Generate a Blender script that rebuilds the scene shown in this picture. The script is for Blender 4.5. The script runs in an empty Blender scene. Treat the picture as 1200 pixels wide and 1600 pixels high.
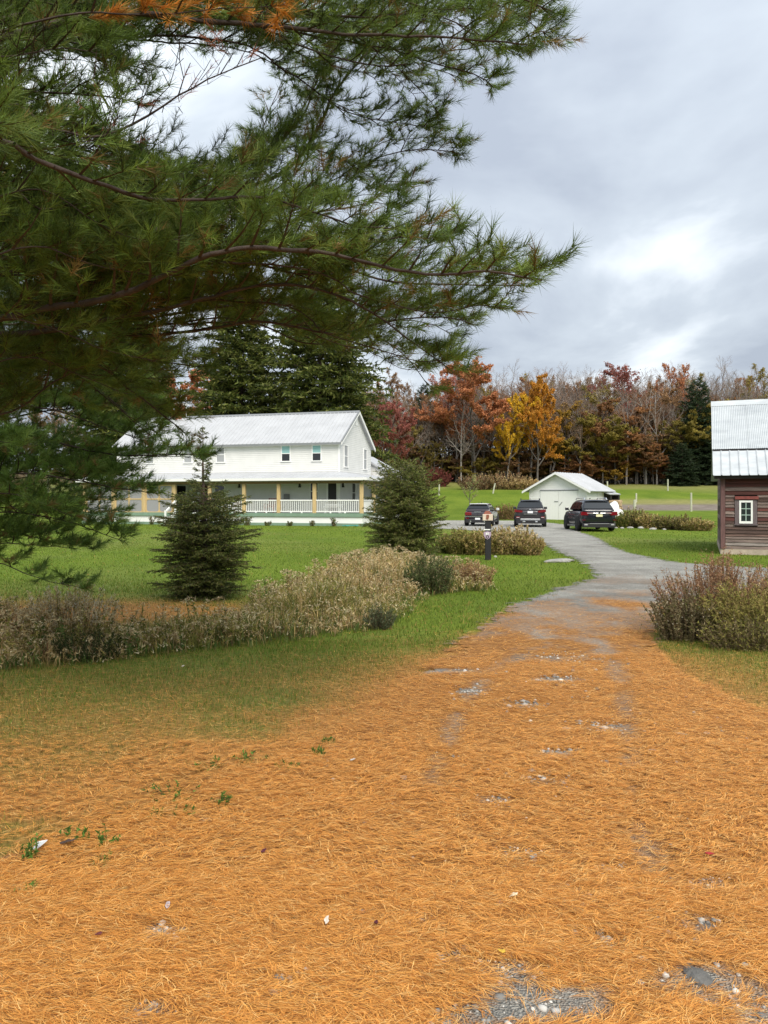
import bpy, bmesh, math, random
import numpy as np
from mathutils import Vector, Matrix

# ------------------------------------------------------------------ camera, sky, sun, exposure
scene = bpy.context.scene
COL = scene.collection
EYE = 1.65
cam_data = bpy.data.cameras.new('camera')
cam = bpy.data.objects.new('camera', cam_data); COL.objects.link(cam)
cam.location = (0, 0, EYE); cam.rotation_euler = (math.radians(90), 0, 0)
cam_data.sensor_fit = 'VERTICAL'; cam_data.sensor_height = 36.0; cam_data.lens = 27.0
cam_data.shift_y = -18.0/1600.0
cam_data.clip_start = 0.05; cam_data.clip_end = 3000
scene.camera = cam

SUN_ELEV, SUN_AZ = math.radians(46), math.radians(163)     # azimuth clockwise from +Y (view direction): behind the camera
world = bpy.data.worlds.new('World'); scene.world = world; world.use_nodes = True
wt = world.node_tree; wt.nodes.clear()
def wn(t, **k):
    n = wt.nodes.new(t)
    for a, b in k.items(): setattr(n, a, b)
    return n
sky = wn('ShaderNodeTexSky', sky_type='NISHITA', sun_disc=False)
sky.sun_elevation = SUN_ELEV; sky.sun_rotation = SUN_AZ
sky.air_density = 1.2; sky.dust_density = 2.0
tc = wn('ShaderNodeTexCoord'); sep = wn('ShaderNodeSeparateXYZ')
wt.links.new(tc.outputs['Generated'], sep.inputs[0])
def wmath(op, a, b=None):
    n = wn('ShaderNodeMath', operation=op)
    for i, v in enumerate((a, b)):
        if v is None: continue
        if isinstance(v, (int, float)): n.inputs[i].default_value = v
        else: wt.links.new(v, n.inputs[i])
    return n.outputs[0]
zz = wmath('ADD', wmath('ABSOLUTE', sep.outputs[2]), 0.22)
comb = wn('ShaderNodeCombineXYZ')
wt.links.new(wmath('DIVIDE', sep.outputs[0], zz), comb.inputs[0])
wt.links.new(wmath('DIVIDE', sep.outputs[1], zz), comb.inputs[1])
comb.inputs[2].default_value = 0.0
mp = wn('ShaderNodeMapping'); mp.inputs['Location'].default_value = (1.3, 0.0, 0.3+1.3*.37)
wt.links.new(comb.outputs[0], mp.inputs[0])
nz = wn('ShaderNodeTexNoise'); nz.inputs['Scale'].default_value = 1.05; nz.inputs['Detail'].default_value = 6; nz.inputs['Roughness'].default_value = 0.52; nz.inputs['Distortion'].default_value = 0.35
wt.links.new(mp.outputs[0], nz.inputs['Vector'])
ramp = wn('ShaderNodeValToRGB')
ramp.color_ramp.elements[0].position = 0.37; ramp.color_ramp.elements[0].color = (3.75, 4.2, 4.95, 1)
ramp.color_ramp.elements[1].position = 0.63; ramp.color_ramp.elements[1].color = (8.8, 9.3, 9.7, 1)
e = ramp.color_ramp.elements.new(0.5); e.color = (5.2, 5.75, 6.4, 1)
wt.links.new(nz.outputs['Fac'], ramp.inputs[0])
mixs = wn('ShaderNodeMixRGB'); mixs.inputs[0].default_value = 0.93
wt.links.new(sky.outputs[0], mixs.inputs[1]); wt.links.new(ramp.outputs[0], mixs.inputs[2])
bg = wn('ShaderNodeBackground'); bg.inputs['Strength'].default_value = 0.068
# an overcast sky is brighter overhead than at the horizon
zen = wmath('ADD', wmath('MULTIPLY', wmath('MAXIMUM', sep.outputs[2], 0.0), 0.55), 0.92)
mz = wn('ShaderNodeMixRGB'); mz.blend_type = 'MULTIPLY'; mz.inputs[0].default_value = 1.0
wt.links.new(mixs.outputs[0], mz.inputs[1]); wt.links.new(zen, mz.inputs[2])
wt.links.new(mz.outputs[0], bg.inputs['Color'])
wo = wn('ShaderNodeOutputWorld'); wt.links.new(bg.outputs[0], wo.inputs['Surface'])

sun_data = bpy.data.lights.new('sun', 'SUN'); sun_data.energy = 2.0; sun_data.angle = math.radians(35); sun_data.color = (1.0, 0.93, 0.82)
sun = bpy.data.objects.new('sun', sun_data); COL.objects.link(sun)
sd = Vector((math.sin(SUN_AZ)*math.cos(SUN_ELEV), math.cos(SUN_AZ)*math.cos(SUN_ELEV), math.sin(SUN_ELEV)))
sun.rotation_euler = sd.to_track_quat('Z', 'Y').to_euler(); sun.location = (10, -20, 30)

vs = scene.view_settings
vs.view_transform = 'Standard'; vs.look = 'None'; vs.gamma = 1.0; vs.use_curve_mapping = False; vs.exposure = 0.95
scene.cycles.max_bounces = 6; scene.cycles.diffuse_bounces = 3; scene.cycles.glossy_bounces = 3
scene.cycles.transmission_bounces = 4; scene.cycles.transparent_max_bounces = 8
scene.cycles.use_denoising = True

# ------------------------------------------------------------------ helpers
R = math.radians
def rng_of(seed): return np.random.default_rng(seed)

def vnoise(x, y, scale=1.0, seed=0, octaves=3):
    """smooth value noise, 0..1"""
    x = np.asarray(x, float)*scale; y = np.asarray(y, float)*scale
    out = np.zeros_like(x + y); amp = 1.0; tot = 0
    for o in range(octaves):
        xi = np.floor(x).astype(np.int64); yi = np.floor(y).astype(np.int64)
        fx = x - xi; fy = y - yi; fx = fx*fx*(3-2*fx); fy = fy*fy*(3-2*fy)
        def hsh(a, b):
            h = (a*374761393 + b*668265263 + (seed+o*17)*1442695041) & 0xFFFFFFFF
            h = ((h ^ (h >> 13))*1274126177) & 0xFFFFFFFF
            return ((h ^ (h >> 16)) & 0xFFFF)/65535.0
        v = (hsh(xi, yi)*(1-fx)+hsh(xi+1, yi)*fx)*(1-fy) + (hsh(xi, yi+1)*(1-fx)+hsh(xi+1, yi+1)*fx)*fy
        out += v*amp; tot += amp; amp *= 0.5; x = x*2.03+7.1; y = y*2.03+3.7
    return out/tot
def sstep(a, b, x):
    t = np.clip((np.asarray(x, float)-a)/(b-a), 0, 1); return t*t*(3-2*t)

def tag(o, label=None, cat=None, group=None, kind=None):
    if label: o['label'] = label
    if cat: o['category'] = cat
    if group: o['group'] = group
    if kind: o['kind'] = kind
    return o
def thing(name, label, cat, loc=(0, 0, 0), rz=0.0, group=None):
    o = bpy.data.objects.new(name, None); COL.objects.link(o)
    o.location = loc; o.rotation_euler = (0, 0, rz); o.empty_display_size = 0.2
    return tag(o, label, cat, group)
def link(name, me, parent=None, mat=None):
    o = bpy.data.objects.new(name, me); COL.objects.link(o)
    if mat is not None and not me.materials: me.materials.append(mat)
    if parent is not None: o.parent = parent
    return o
def copy_tree(o, parent=None):
    c = o.copy(); COL.objects.link(c); c.parent = parent
    for ch in list(o.children): copy_tree(ch, c)
    return c

def np_mesh(name, V, F, col=None, smooth=False):
    """V (n,3); F (m,k) with k = 3 or 4; col (n,3) point colours"""
    V = np.ascontiguousarray(V, np.float32); F = np.ascontiguousarray(F, np.int32)
    me = bpy.data.meshes.new(name); n, (m, k) = len(V), F.shape
    me.vertices.add(n); me.vertices.foreach_set('co', V.ravel())
    me.loops.add(m*k); me.loops.foreach_set('vertex_index', F.ravel())
    me.polygons.add(m); me.polygons.foreach_set('loop_start', np.arange(0, m*k, k, dtype=np.int32))
    if smooth: me.polygons.foreach_set('use_smooth', np.ones(m, bool))
    if col is not None:
        a = me.color_attributes.new('col', 'FLOAT_COLOR', 'POINT')
        c4 = np.ones((n, 4), np.float32); c4[:, :3] = col
        a.data.foreach_set('color', c4.ravel())
    me.update(calc_edges=True); return me

class MB:
    """collects shapes, builds ONE mesh object"""
    def __init__(s): s.v = []; s.f = []
    def add(s, vs, fs):
        b = len(s.v); s.v += [tuple(p) for p in vs]; s.f += [tuple(i+b for i in f) for f in fs]; return s
    def box(s, x0, x1, y0, y1, z0, z1, c=0.0):
        if c <= 0:
            vs = [(x, y, z) for z in (z0, z1) for y in (y0, y1) for x in (x0, x1)]
            return s.add(vs, [(0, 2, 3, 1), (4, 5, 7, 6), (0, 1, 5, 4), (2, 6, 7, 3), (0, 4, 6, 2), (1, 3, 7, 5)])
        r = lambda z, i: [(x0+c+i, y0+i, z), (x1-c-i, y0+i, z), (x1-i, y0+c+i, z), (x1-i, y1-c-i, z), (x1-c-i, y1-i, z), (x0+c+i, y1-i, z), (x0+i, y1-c-i, z), (x0+i, y0+c+i, z)]
        vs = r(z0, 0) + r(z1-c, 0) + r(z1, c*0.6); fs = [tuple(range(7, -1, -1)), tuple(range(16, 24))]
        for l in (0, 8):
            for i in range(8): fs.append((l+i, l+(i+1) % 8, l+8+(i+1) % 8, l+8+i))
        return s.add(vs, fs)
    def prism(s, poly, axis, a0, a1):
        """poly of (p,q) extruded along axis 'x': (p,q)=(y,z); 'y': (x,z); 'z': (x,y)"""
        def pt(p, q, a): return {'x': (a, p, q), 'y': (p, a, q), 'z': (p, q, a)}[axis]
        n = len(poly); vs = [pt(p, q, a0) for p, q in poly]+[pt(p, q, a1) for p, q in poly]
        fs = [tuple(range(n)), tuple(range(2*n-1, n-1, -1))] + [(i, i+n, (i+1) % n+n, (i+1) % n) for i in range(n)]
        return s.add(vs, fs)
    def tube(s, pts, rad, k=8, caps=True):
        pts = [Vector(p) for p in pts]; n = len(pts)
        rad = [rad]*n if isinstance(rad, (int, float)) else rad
        vs = []; ref = None
        for i, p in enumerate(pts):
            t = (pts[min(i+1, n-1)]-pts[max(i-1, 0)]).normalized()
            if ref is None: ref = Vector((0, 0, 1)) if abs(t.z) < 0.9 else Vector((1, 0, 0))
            a = t.cross(ref).normalized(); b = t.cross(a).normalized(); ref = -b if False else ref
            for j in range(k):
                th = 2*math.pi*j/k; vs.append(p + (a*math.cos(th)+b*math.sin(th))*rad[i])
        fs = []
        for i in range(n-1):
            for j in range(k): fs.append((i*k+j, i*k+(j+1) % k, (i+1)*k+(j+1) % k, (i+1)*k+j))
        if caps: fs += [tuple(range(k-1, -1, -1)), tuple(range((n-1)*k, n*k))]
        return s.add(vs, fs)
    def lathe(s, prof, k=16, c=(0, 0, 0), axis='z'):
        vs = []; n = len(prof)
        for r, h in prof:
            for j in range(k):
                th = 2*math.pi*j/k; a, b = r*math.cos(th), r*math.sin(th)
                p = {'z': (a, b, h), 'x': (h, a, b), 'y': (a, h, b)}[axis]
                vs.append((p[0]+c[0], p[1]+c[1], p[2]+c[2]))
        fs = [(i*k+j, i*k+(j+1) % k, (i+1)*k+(j+1) % k, (i+1)*k+j) for i in range(n-1) for j in range(k)]
        fs += [tuple(range(k-1, -1, -1)), tuple(range((n-1)*k, n*k))]
        return s.add(vs, fs)
    def quad(s, a, b, c, d): return s.add([a, b, c, d], [(0, 1, 2, 3)])
    def slab(s, a, b, c, d, t):
        """thick quad: a,b,c,d shifted by -normal*t for the back"""
        A, B, C_, D = map(Vector, (a, b, c, d)); n = (B-A).cross(D-A).normalized()*t
        return s.add([A, B, C_, D, A-n, B-n, C_-n, D-n], [(0, 1, 2, 3), (7, 6, 5, 4), (0, 4, 5, 1), (1, 5, 6, 2), (2, 6, 7, 3), (3, 7, 4, 0)])
    def mesh(s, name, fixn=True, smooth=False):
        me = bpy.data.meshes.new(name); me.from_pydata(s.v, [], s.f)
        if fixn:
            bm = bmesh.new(); bm.from_mesh(me); bmesh.ops.recalc_face_normals(bm, faces=bm.faces); bm.to_mesh(me); bm.free()
        if smooth:
            for p in me.polygons: p.use_smooth = True
        me.update(); return me
    def build(s, name, mat, parent=None, smooth=False):
        return link(name, s.mesh(name, True, smooth), parent, mat)

# ------------------------------------------------------------------ materials
def new_mat(name):
    m = bpy.data.materials.new(name); m.use_nodes = True; nt = m.node_tree
    p = nt.nodes['Principled BSDF']; return m, nt, p
def setin(p, k, v):
    if k in p.inputs: p.inputs[k].default_value = v
def mat(name, color, rough=0.7, var=0.15, scale=8.0, bump=0.0, bscale=40.0, metal=0.0, spec=0.4, stretch=(1, 1, 1), c2=None, coat=0.0, objvar=0.0):
    m, nt, p = new_mat(name)
    setin(p, 'Roughness', rough); setin(p, 'Metallic', metal); setin(p, 'Specular IOR Level', spec); setin(p, 'Coat Weight', coat)
    tcn = nt.nodes.new('ShaderNodeTexCoord'); mpn = nt.nodes.new('ShaderNodeMapping'); mpn.inputs['Scale'].default_value = stretch
    nt.links.new(tcn.outputs['Object'], mpn.inputs[0])
    n = nt.nodes.new('ShaderNodeTexNoise'); n.inputs['Scale'].default_value = scale; n.inputs['Detail'].default_value = 6; n.inputs['Roughness'].default_value = 0.6
    nt.links.new(mpn.outputs[0], n.inputs['Vector'])
    r = nt.nodes.new('ShaderNodeValToRGB'); r.color_ramp.elements[0].position = 0.3; r.color_ramp.elements[1].position = 0.7
    c = np.array(color[:3]); d = np.array(c2[:3]) if c2 is not None else c*(1-var)
    r.color_ramp.elements[0].color = (*d, 1); r.color_ramp.elements[1].color = (*(c*(1+var*0.3) if c2 is None else c), 1)
    nt.links.new(n.outputs['Fac'], r.inputs[0])
    out = r.outputs[0]
    if objvar > 0:
        oi = nt.nodes.new('ShaderNodeObjectInfo'); hs = nt.nodes.new('ShaderNodeHueSaturation')
        mr = nt.nodes.new('ShaderNodeMapRange'); mr.inputs[3].default_value = 1-objvar; mr.inputs[4].default_value = 1+objvar
        nt.links.new(oi.outputs['Random'], mr.inputs[0]); nt.links.new(mr.outputs[0], hs.inputs['Value']); nt.links.new(out, hs.inputs['Color']); out = hs.outputs[0]
    nt.links.new(out, p.inputs['Base Color'])
    if bump > 0:
        n2 = nt.nodes.new('ShaderNodeTexNoise'); n2.inputs['Scale'].default_value = bscale; n2.inputs['Detail'].default_value = 4
        nt.links.new(mpn.outputs[0], n2.inputs['Vector'])
        b = nt.nodes.new('ShaderNodeBump'); b.inputs['Strength'].default_value = bump; b.inputs['Distance'].default_value = 0.02
        nt.links.new(n2.outputs['Fac'], b.inputs['Height']); nt.links.new(b.outputs[0], p.inputs['Normal'])
    return m
def leaf_mat(name, tint=(1, 1, 1), trans=0.3, objvar=0.0, rough=0.6):
    """colour from the mesh's own point colours, times a tint; part of the light passes through"""
    m, nt, p = new_mat(name); nt.nodes.remove(p)
    at = nt.nodes.new('ShaderNodeAttribute'); at.attribute_name = 'col'
    mul = nt.nodes.new('ShaderNodeMixRGB'); mul.blend_type = 'MULTIPLY'; mul.inputs[0].default_value = 1
    nt.links.new(at.outputs['Color'], mul.inputs[1]); mul.inputs[2].default_value = (*tint, 1)
    out = mul.outputs[0]
    if objvar > 0:
        oi = nt.nodes.new('ShaderNodeObjectInfo'); hs = nt.nodes.new('ShaderNodeHueSaturation')
        mr = nt.nodes.new('ShaderNodeMapRange'); mr.inputs[3].default_value = 1-objvar; mr.inputs[4].default_value = 1+objvar
        nt.links.new(oi.outputs['Random'], mr.inputs[0]); nt.links.new(mr.outputs[0], hs.inputs['Value']); nt.links.new(out, hs.inputs['Color']); out = hs.outputs[0]
    d = nt.nodes.new('ShaderNodeBsdfPrincipled'); d.inputs['Roughness'].default_value = rough; setin(d, 'Specular IOR Level', 0.25)
    t = nt.nodes.new('ShaderNodeBsdfTranslucent'); mx = nt.nodes.new('ShaderNodeMixShader'); mx.inputs[0].default_value = trans
    nt.links.new(out, d.inputs['Base Color']); nt.links.new(out, t.inputs['Color'])
    nt.links.new(d.outputs[0], mx.inputs[1]); nt.links.new(t.outputs[0], mx.inputs[2])
    nt.links.new(mx.outputs[0], nt.nodes['Material Output'].inputs['Surface']); return m

M = {}
M['white_siding'] = mat('white_siding', (0.72, 0.72, 0.70), 0.55, 0.08, 1.2)
M['garage_siding'] = mat('garage_siding', (0.84, 0.84, 0.82), 0.55, 0.06, 1.5)
M['white_trim'] = mat('white_trim', (0.82, 0.82, 0.80), 0.5, 0.04, 2)
M['white_metal'] = mat('white_metal_roof', (0.46, 0.47, 0.485), 0.5, 0.14, 0.9, spec=0.35)
M['grey_trim'] = mat('grey_trim', (0.22, 0.23, 0.24), 0.5, 0.1, 4)
M['pine_post'] = mat('pale_pine_wood', (0.60, 0.44, 0.22), 0.6, 0.25, 3, stretch=(8, 8, 1))
M['porch_green'] = mat('porch_green', (0.20, 0.30, 0.22), 0.6, 0.15, 3)
M['porch_ceiling'] = mat('porch_ceiling', (0.55, 0.54, 0.5), 0.7, 0.1, 3)
M['glass_dark'] = mat('window_glass', (0.02, 0.022, 0.025), 0.06, 0.0, 1, spec=0.6)
M['shade_teal'] = mat('teal_blind', (0.30, 0.52, 0.52), 0.7, 0.08, 3)
M['shade_grey'] = mat('grey_blind', (0.34, 0.35, 0.36), 0.6, 0.1, 3)
M['screen'] = mat('insect_screen', (0.30, 0.30, 0.31), 0.8, 0.1, 30)
M['black_paint'] = mat('black_paint', (0.02, 0.02, 0.022), 0.45, 0.1, 4)
M['brick'] = mat('red_brick', (0.35, 0.10, 0.06), 0.85, 0.35, 14, 0.4)
M['concrete'] = mat('beige_concrete', (0.46, 0.38, 0.30), 0.9, 0.25, 5, 0.5)
M['eave_wood'] = mat('eave_wood', (0.24, 0.16, 0.09), 0.8, 0.3, 4)
M['meter'] = mat('grey_box', (0.22, 0.22, 0.22), 0.5, 0.1, 4)
M['red_wood'] = mat('red_lintel', (0.22, 0.055, 0.045), 0.7, 0.35, 9)
M['old_trim'] = mat('weathered_trim', (0.15, 0.12, 0.125), 0.85, 0.35, 6, stretch=(4, 4, 1))
BOARDS = [mat('board_red', (0.14, 0.042, 0.032), 0.85, 0, 4, 0.5, 30, stretch=(0.5, 1, 9), c2=(0.06, 0.028, 0.024), objvar=0.25),
          mat('board_brown', (0.17, 0.105, 0.083), 0.9, 0, 4, 0.6, 30, stretch=(0.5, 1, 9), c2=(0.05, 0.033, 0.03), objvar=0.3),
          mat('board_grey', (0.27, 0.205, 0.175), 0.9, 0, 4, 0.6, 30, stretch=(0.5, 1, 9), c2=(0.09, 0.065, 0.06), objvar=0.25),
          mat('board_pale', (0.36, 0.32, 0.29), 0.9, 0, 4, 0.6, 30, stretch=(0.5, 1, 9), c2=(0.14, 0.11, 0.10), objvar=0.2)]
M['galv'] = mat('galvanised_roof', (0.54, 0.57, 0.585), 0.42, 0, 1.6, 0.1, 6, metal=0.0, c2=(0.40, 0.43, 0.45), stretch=(1, 3, 1))
M['galv_edge'] = mat('roof_underlap', (0.05, 0.045, 0.045), 0.9, 0.2, 4)
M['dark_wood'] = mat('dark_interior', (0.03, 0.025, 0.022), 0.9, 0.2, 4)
M['bark'] = mat('pine_bark', (0.075, 0.055, 0.045), 0.95, 0, 6, 0.9, 14, stretch=(2, 2, 0.6), c2=(0.035, 0.024, 0.02))
M['spruce_bark'] = mat('spruce_bark', (0.12, 0.085, 0.065), 0.95, 0.5, 10, 0.6)
M['grey_bark'] = mat('grey_bark', (0.17, 0.15, 0.135), 0.95, 0.4, 5, 0.0, objvar=0.3)
M['pale_bark'] = mat('pale_bark', (0.36, 0.33, 0.30), 0.95, 0.4, 5, 0.0, objvar=0.15)
M['stone'] = mat('grey_stone', (0.38, 0.37, 0.34), 0.9, 0.4, 9, 0.6, objvar=0.2)
M['slate'] = mat('dark_slate', (0.14, 0.135, 0.125), 0.9, 0.4, 9, 0.6, objvar=0.2)
M['post_wood'] = mat('pale_post', (0.50, 0.50, 0.38), 0.8, 0.3, 6)
M['leaf'] = leaf_mat('leaf', trans=0.3)
M['needles'] = leaf_mat('needles', trans=0.36, rough=0.5)
M['dry'] = leaf_mat('dry_plant', trans=0.3, rough=0.8)
M['litter'] = leaf_mat('fallen_needles', trans=0.1, rough=0.7)

# ------------------------------------------------------------------ terrain
def G(px, py):                                   # a point of level ground seen at a pixel of the photograph
    d = EYE*1200/(py-782); return ((px-600)/1200*d, d)
def PT(px, py, d): return Vector(((px-600)/1200*d, d, EYE+(782-py)/1200*d))
_RY = np.array([-60, 62, 70, 80, 90, 110, 130, 160, 220, 700.]); _RZ = np.array([0, 0, .12, .45, 1.05, 2.9, 4.9, 7.0, 10, 22.])
def H(x, y):
    x = np.asarray(x, float); y = np.asarray(y, float)
    b = sum(np.interp(y+o, _RY, _RZ) for o in (-6, -3, 0, 3, 6))/5 - 0.0
    near = 1-sstep(11, 17, np.hypot(x, y-5))
    return b + (vnoise(x, y, 0.45, 3, 2)-0.5)*0.07*near + (vnoise(x, y, 0.03, 5, 2)-0.5)*1.2*sstep(66, 110, y)
def Hs(x, y): return float(H(np.array([x]), np.array([y]))[0])

DRIVE = [(-2.6, -6), (-2.2, 1.5), (-1.74, 3.49), (-1.23, 4.23), (-0.70, 4.97), (-0.2, 5.86), (0.24, 7.1), (0.91, 9.08), (2.02, 12.1), (3.35, 14.6), (4.35, 16.0),
         (4.85, 18), (5.3, 21), (5.57, 24.75), (6.1, 30), (6.7, 35.4), (6.3, 39.6), (3.4, 44.5), (1.5, 47), (1.8, 58), (4.7, 62.4), (10.3, 61.5), (12.2, 58), (12.4, 51),
         (10.9, 45), (10.2, 39.6), (9.3, 33), (8.3, 28.3), (7.7, 23.9), (7.75, 20.6), (8.6, 19.2), (9.6, 18.5), (14, 18), (24, 17.5), (40, 17), (40, 14.2), (24, 14.6), (12, 15), (7.5, 14.6), (5.2, 13), (3.9, 10.8), (3.18, 9.1),
         (2.83, 7.4), (2.87, 6.5), (3.0, 5.95), (3.3, 4), (3.6, -6)]
def poly_sd(x, y, poly):
    """signed distance, positive inside"""
    x = np.asarray(x, float); y = np.asarray(y, float); dmin = np.full(x.shape, 1e9); ins = np.zeros(x.shape, bool)
    n = len(poly)
    for i in range(n):
        (x0, y0), (x1, y1) = poly[i], poly[(i+1) % n]
        dx, dy = x1-x0, y1-y0; t = np.clip(((x-x0)*dx+(y-y0)*dy)/(dx*dx+dy*dy), 0, 1)
        dmin = np.minimum(dmin, np.hypot(x-x0-t*dx, y-y0-t*dy))
        if y0 != y1:
            c = ((y0 > y) != (y1 > y)) & (x < (x1-x0)*(y-y0)/(y1-y0)+x0); ins ^= c
    return np.where(ins, dmin, -dmin)
def drive_sd(x, y): return poly_sd(x, y, DRIVE)
TRACKS = [(0.52, 2.5, 0.13), (1.08, 2.62, 0.17), (0.43, 2.69, 0.07), (1.23, 3.0, 0.09), (0.8, 2.88, 0.07), (1.5, 2.4, 0.15), (0.28, 2.4, 0.08), (0.62, 3.6, 0.07), (1.0, 3.45, 0.06), (0.95, 4.5, 0.10), (1.38, 3.3, .07), (.82, 3.2, .05), (1.3, 2.45, .12), (.25, 2.75, .05),
          (0.15, 3.0, .05), (-0.75, 2.45, .05), (-0.85, 2.9, .05), (-0.35, 2.6, .05), (.6, 4.2, .08), (1.1, 5.0, .09), (1.55, 5.6, .12), (1.15, 6.2, .1), (1.6, 7.0, .16), (.6, 7.4, .15), (.75, 6.6, .1), (1.95, 8.0, .25)]
def litter(x, y):
    """how thickly fallen pine needles lie, 0..1"""
    x = np.asarray(x, float); y = np.asarray(y, float); s = drive_sd(x, y)
    n = vnoise(x, y, 1.1, 21, 3); n2 = vnoise(x, y, 3.5, 22, 2)
    on = (1-sstep(6.6, 12.5, y+(n-0.5)*7.0+(n2-.5)*4.0))*1.0 + 0.32*(1-sstep(11, 19, y))*sstep(.45, .7, n)
    for tx, ty, tr in TRACKS:
        on = on*(1-(1.35*np.exp(-(((x-tx)/tr/1.1)**2*0.4+((y-ty)/(tr*0.7))**2)*1.2+(n2-.5)*2.4)).clip(0, .97))
    for line in (((1.95, 9.6), (1.74, 8.7), (1.05, 7.4), (.62, 6.2), (.40, 5.2), (.25, 4.4)), ((2.5, 9.0), (2.3, 7.67), (2.0, 6.43), (1.6, 4.97), (1.3, 4.23), (1.22, 3.6), (1.2, 3.0))):
        dm = np.full(x.shape, 1e9)
        for (x0, y0), (x1, y1) in zip(line[:-1], line[1:]):
            ddx, ddy = x1-x0, y1-y0; t_ = np.clip(((x-x0)*ddx+(y-y0)*ddy)/(ddx*ddx+ddy*ddy), 0, 1); dm = np.minimum(dm, np.hypot(x-x0-t_*ddx, y-y0-t_*ddy))
        on = on*(1-np.exp(-(dm/.15)**2)*sstep(.42, .64, .5*n2+.5*vnoise(x, y, 2.0, 23, 3)+.012*y)*.72)
    on = on*(0.80+0.33*n2).clip(0, 1)
    dl = np.maximum(-s, 0)
    left = (0.75*np.exp(-dl/0.30)*(1-sstep(6.0, 9.5, y)) + 0.40*(1-sstep(3.6, 8.6, y+(n-.5)*3.0)) + .20*(1-sstep(9, 14, y))*np.exp(-dl/1.6))*(0.30+1.15*sstep(.3, .72, n))
    right = 0.65*np.exp(-dl/0.8)*(1-sstep(7, 10.5, y))
    patch = 0.85*np.exp(-(((x+3.6)/2.3)**2+((y-11.3)/1.25)**2)) + 0.6*np.exp(-(((x+7)/2.5)**2+((y-10.5)/2.2)**2))
    off = np.where(x > 1.5, right, left)+patch
    return np.clip(np.where(s > 0, on, np.minimum(off, 1)), 0, 1)

def axis(parts):
    out = []
    for a, b, st in parts: out += list(np.arange(a, b, st))
    return np.array(out+[parts[-1][1]])
gx = axis([(-700, -120, 40), (-120, -40, 4), (-40, -12, 1.5), (-12, -6, .5), (-6, 6, .15), (6, 12, .5), (12, 60, 1.5), (60, 140, 5), (140, 700, 40)])
gy = axis([(-60, -6, 6), (-6, 1.5, .75), (1.5, 15, .15), (15, 25, .5), (25, 60, 1.25), (60, 150, 1.5), (150, 700, 25)])
XX, YY = np.meshgrid(gx, gy); ZZ = H(XX, YY); nx, ny = len(gx), len(gy)
V = np.stack([XX.ravel(), YY.ravel(), ZZ.ravel()], 1)
ii = (np.arange(ny-1)[:, None]*nx+np.arange(nx-1)[None, :]).ravel()
F = np.stack([ii, ii+1, ii+1+nx, ii+nx], 1)
xf, yf = XX.ravel(), YY.ravel()
lit = litter(xf, yf)
bank = sstep(17.5, 22, xf)*sstep(81, 83, yf+(vnoise(xf, yf, .2, 4, 2)-.5)*3)*(1-sstep(88.5, 91, yf))
drystrip = sstep(17.5, 22, xf)*sstep(87.5, 89.5, yf)*(1-sstep(93, 97, yf)) + 0.8*sstep(106, 122, yf+(vnoise(xf, yf, .08, 9, 2)-.5)*14)
drystrip = drystrip + .55*(1-sstep(5.5, 11, yf+(vnoise(xf, yf, .8, 19, 2)-.5)*3))*(np.abs(xf) < 12) + .35*sstep(.52, .75, vnoise(xf, yf, .16, 77, 3))*(1-sstep(55, 70, yf))
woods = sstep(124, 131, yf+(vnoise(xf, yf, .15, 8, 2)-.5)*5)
gm = np_mesh('ground', V, F, smooth=True)
def fattr(me, name, arr):
    a = me.attributes.new(name, 'FLOAT', 'POINT'); a.data.foreach_set('value', np.ascontiguousarray(arr, np.float32))
for nm, ar in (('litter', lit), ('bank', np.clip(bank, 0, 1)), ('dry', np.clip(drystrip, 0, 1)), ('woods', woods)): fattr(gm, nm, ar)

def nodes_for(m):
    nt = m.node_tree
    def N(t, **k):
        n = nt.nodes.new(t)
        for a, b in k.items(): setattr(n, a, b)
        return n
    def noise(scale, detail=5, rough=.6, vec=None, st=None):
        n = N('ShaderNodeTexNoise'); n.inputs['Scale'].default_value = scale; n.inputs['Detail'].default_value = detail; n.inputs['Roughness'].default_value = rough
        g = N('ShaderNodeNewGeometry'); src = g.outputs['Position']
        if st:
            mpp = N('ShaderNodeMapping'); mpp.inputs['Scale'].default_value = st; nt.links.new(src, mpp.inputs[0]); src = mpp.outputs[0]
        nt.links.new(src, n.inputs['Vector']); return n.outputs['Fac']
    def ramp(src, stops):
        r = N('ShaderNodeValToRGB'); el = r.color_ramp.elements
        el[0].position, el[0].color = stops[0][0], (*stops[0][1], 1); el[1].position, el[1].color = stops[-1][0], (*stops[-1][1], 1)
        for p_, c_ in stops[1:-1]: e_ = el.new(p_); e_.color = (*c_, 1)
        nt.links.new(src, r.inputs[0]); return r.outputs[0]
    def mix(f, a, b, mode='MIX'):
        n = N('ShaderNodeMixRGB', blend_type=mode)
        for i, v in enumerate((f, a, b)):
            if isinstance(v, (int, float)): n.inputs[i].default_value = v
            elif isinstance(v, tuple): n.inputs[i].default_value = (*v, 1)
            else: nt.links.new(v, n.inputs[i])
        return n.outputs[0]
    def attr(nm):
        a = N('ShaderNodeAttribute'); a.attribute_name = nm; return a.outputs['Fac']
    def mth(op, a, b=0.0, clamp=False):
        n = N('ShaderNodeMath', operation=op); n.use_clamp = clamp
        for i, v in enumerate((a, b)):
            if isinstance(v, (int, float)): n.inputs[i].default_value = v
            else: nt.links.new(v, n.inputs[i])
        return n.outputs[0]
    return nt, N, noise, ramp, mix, attr, mth

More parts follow.
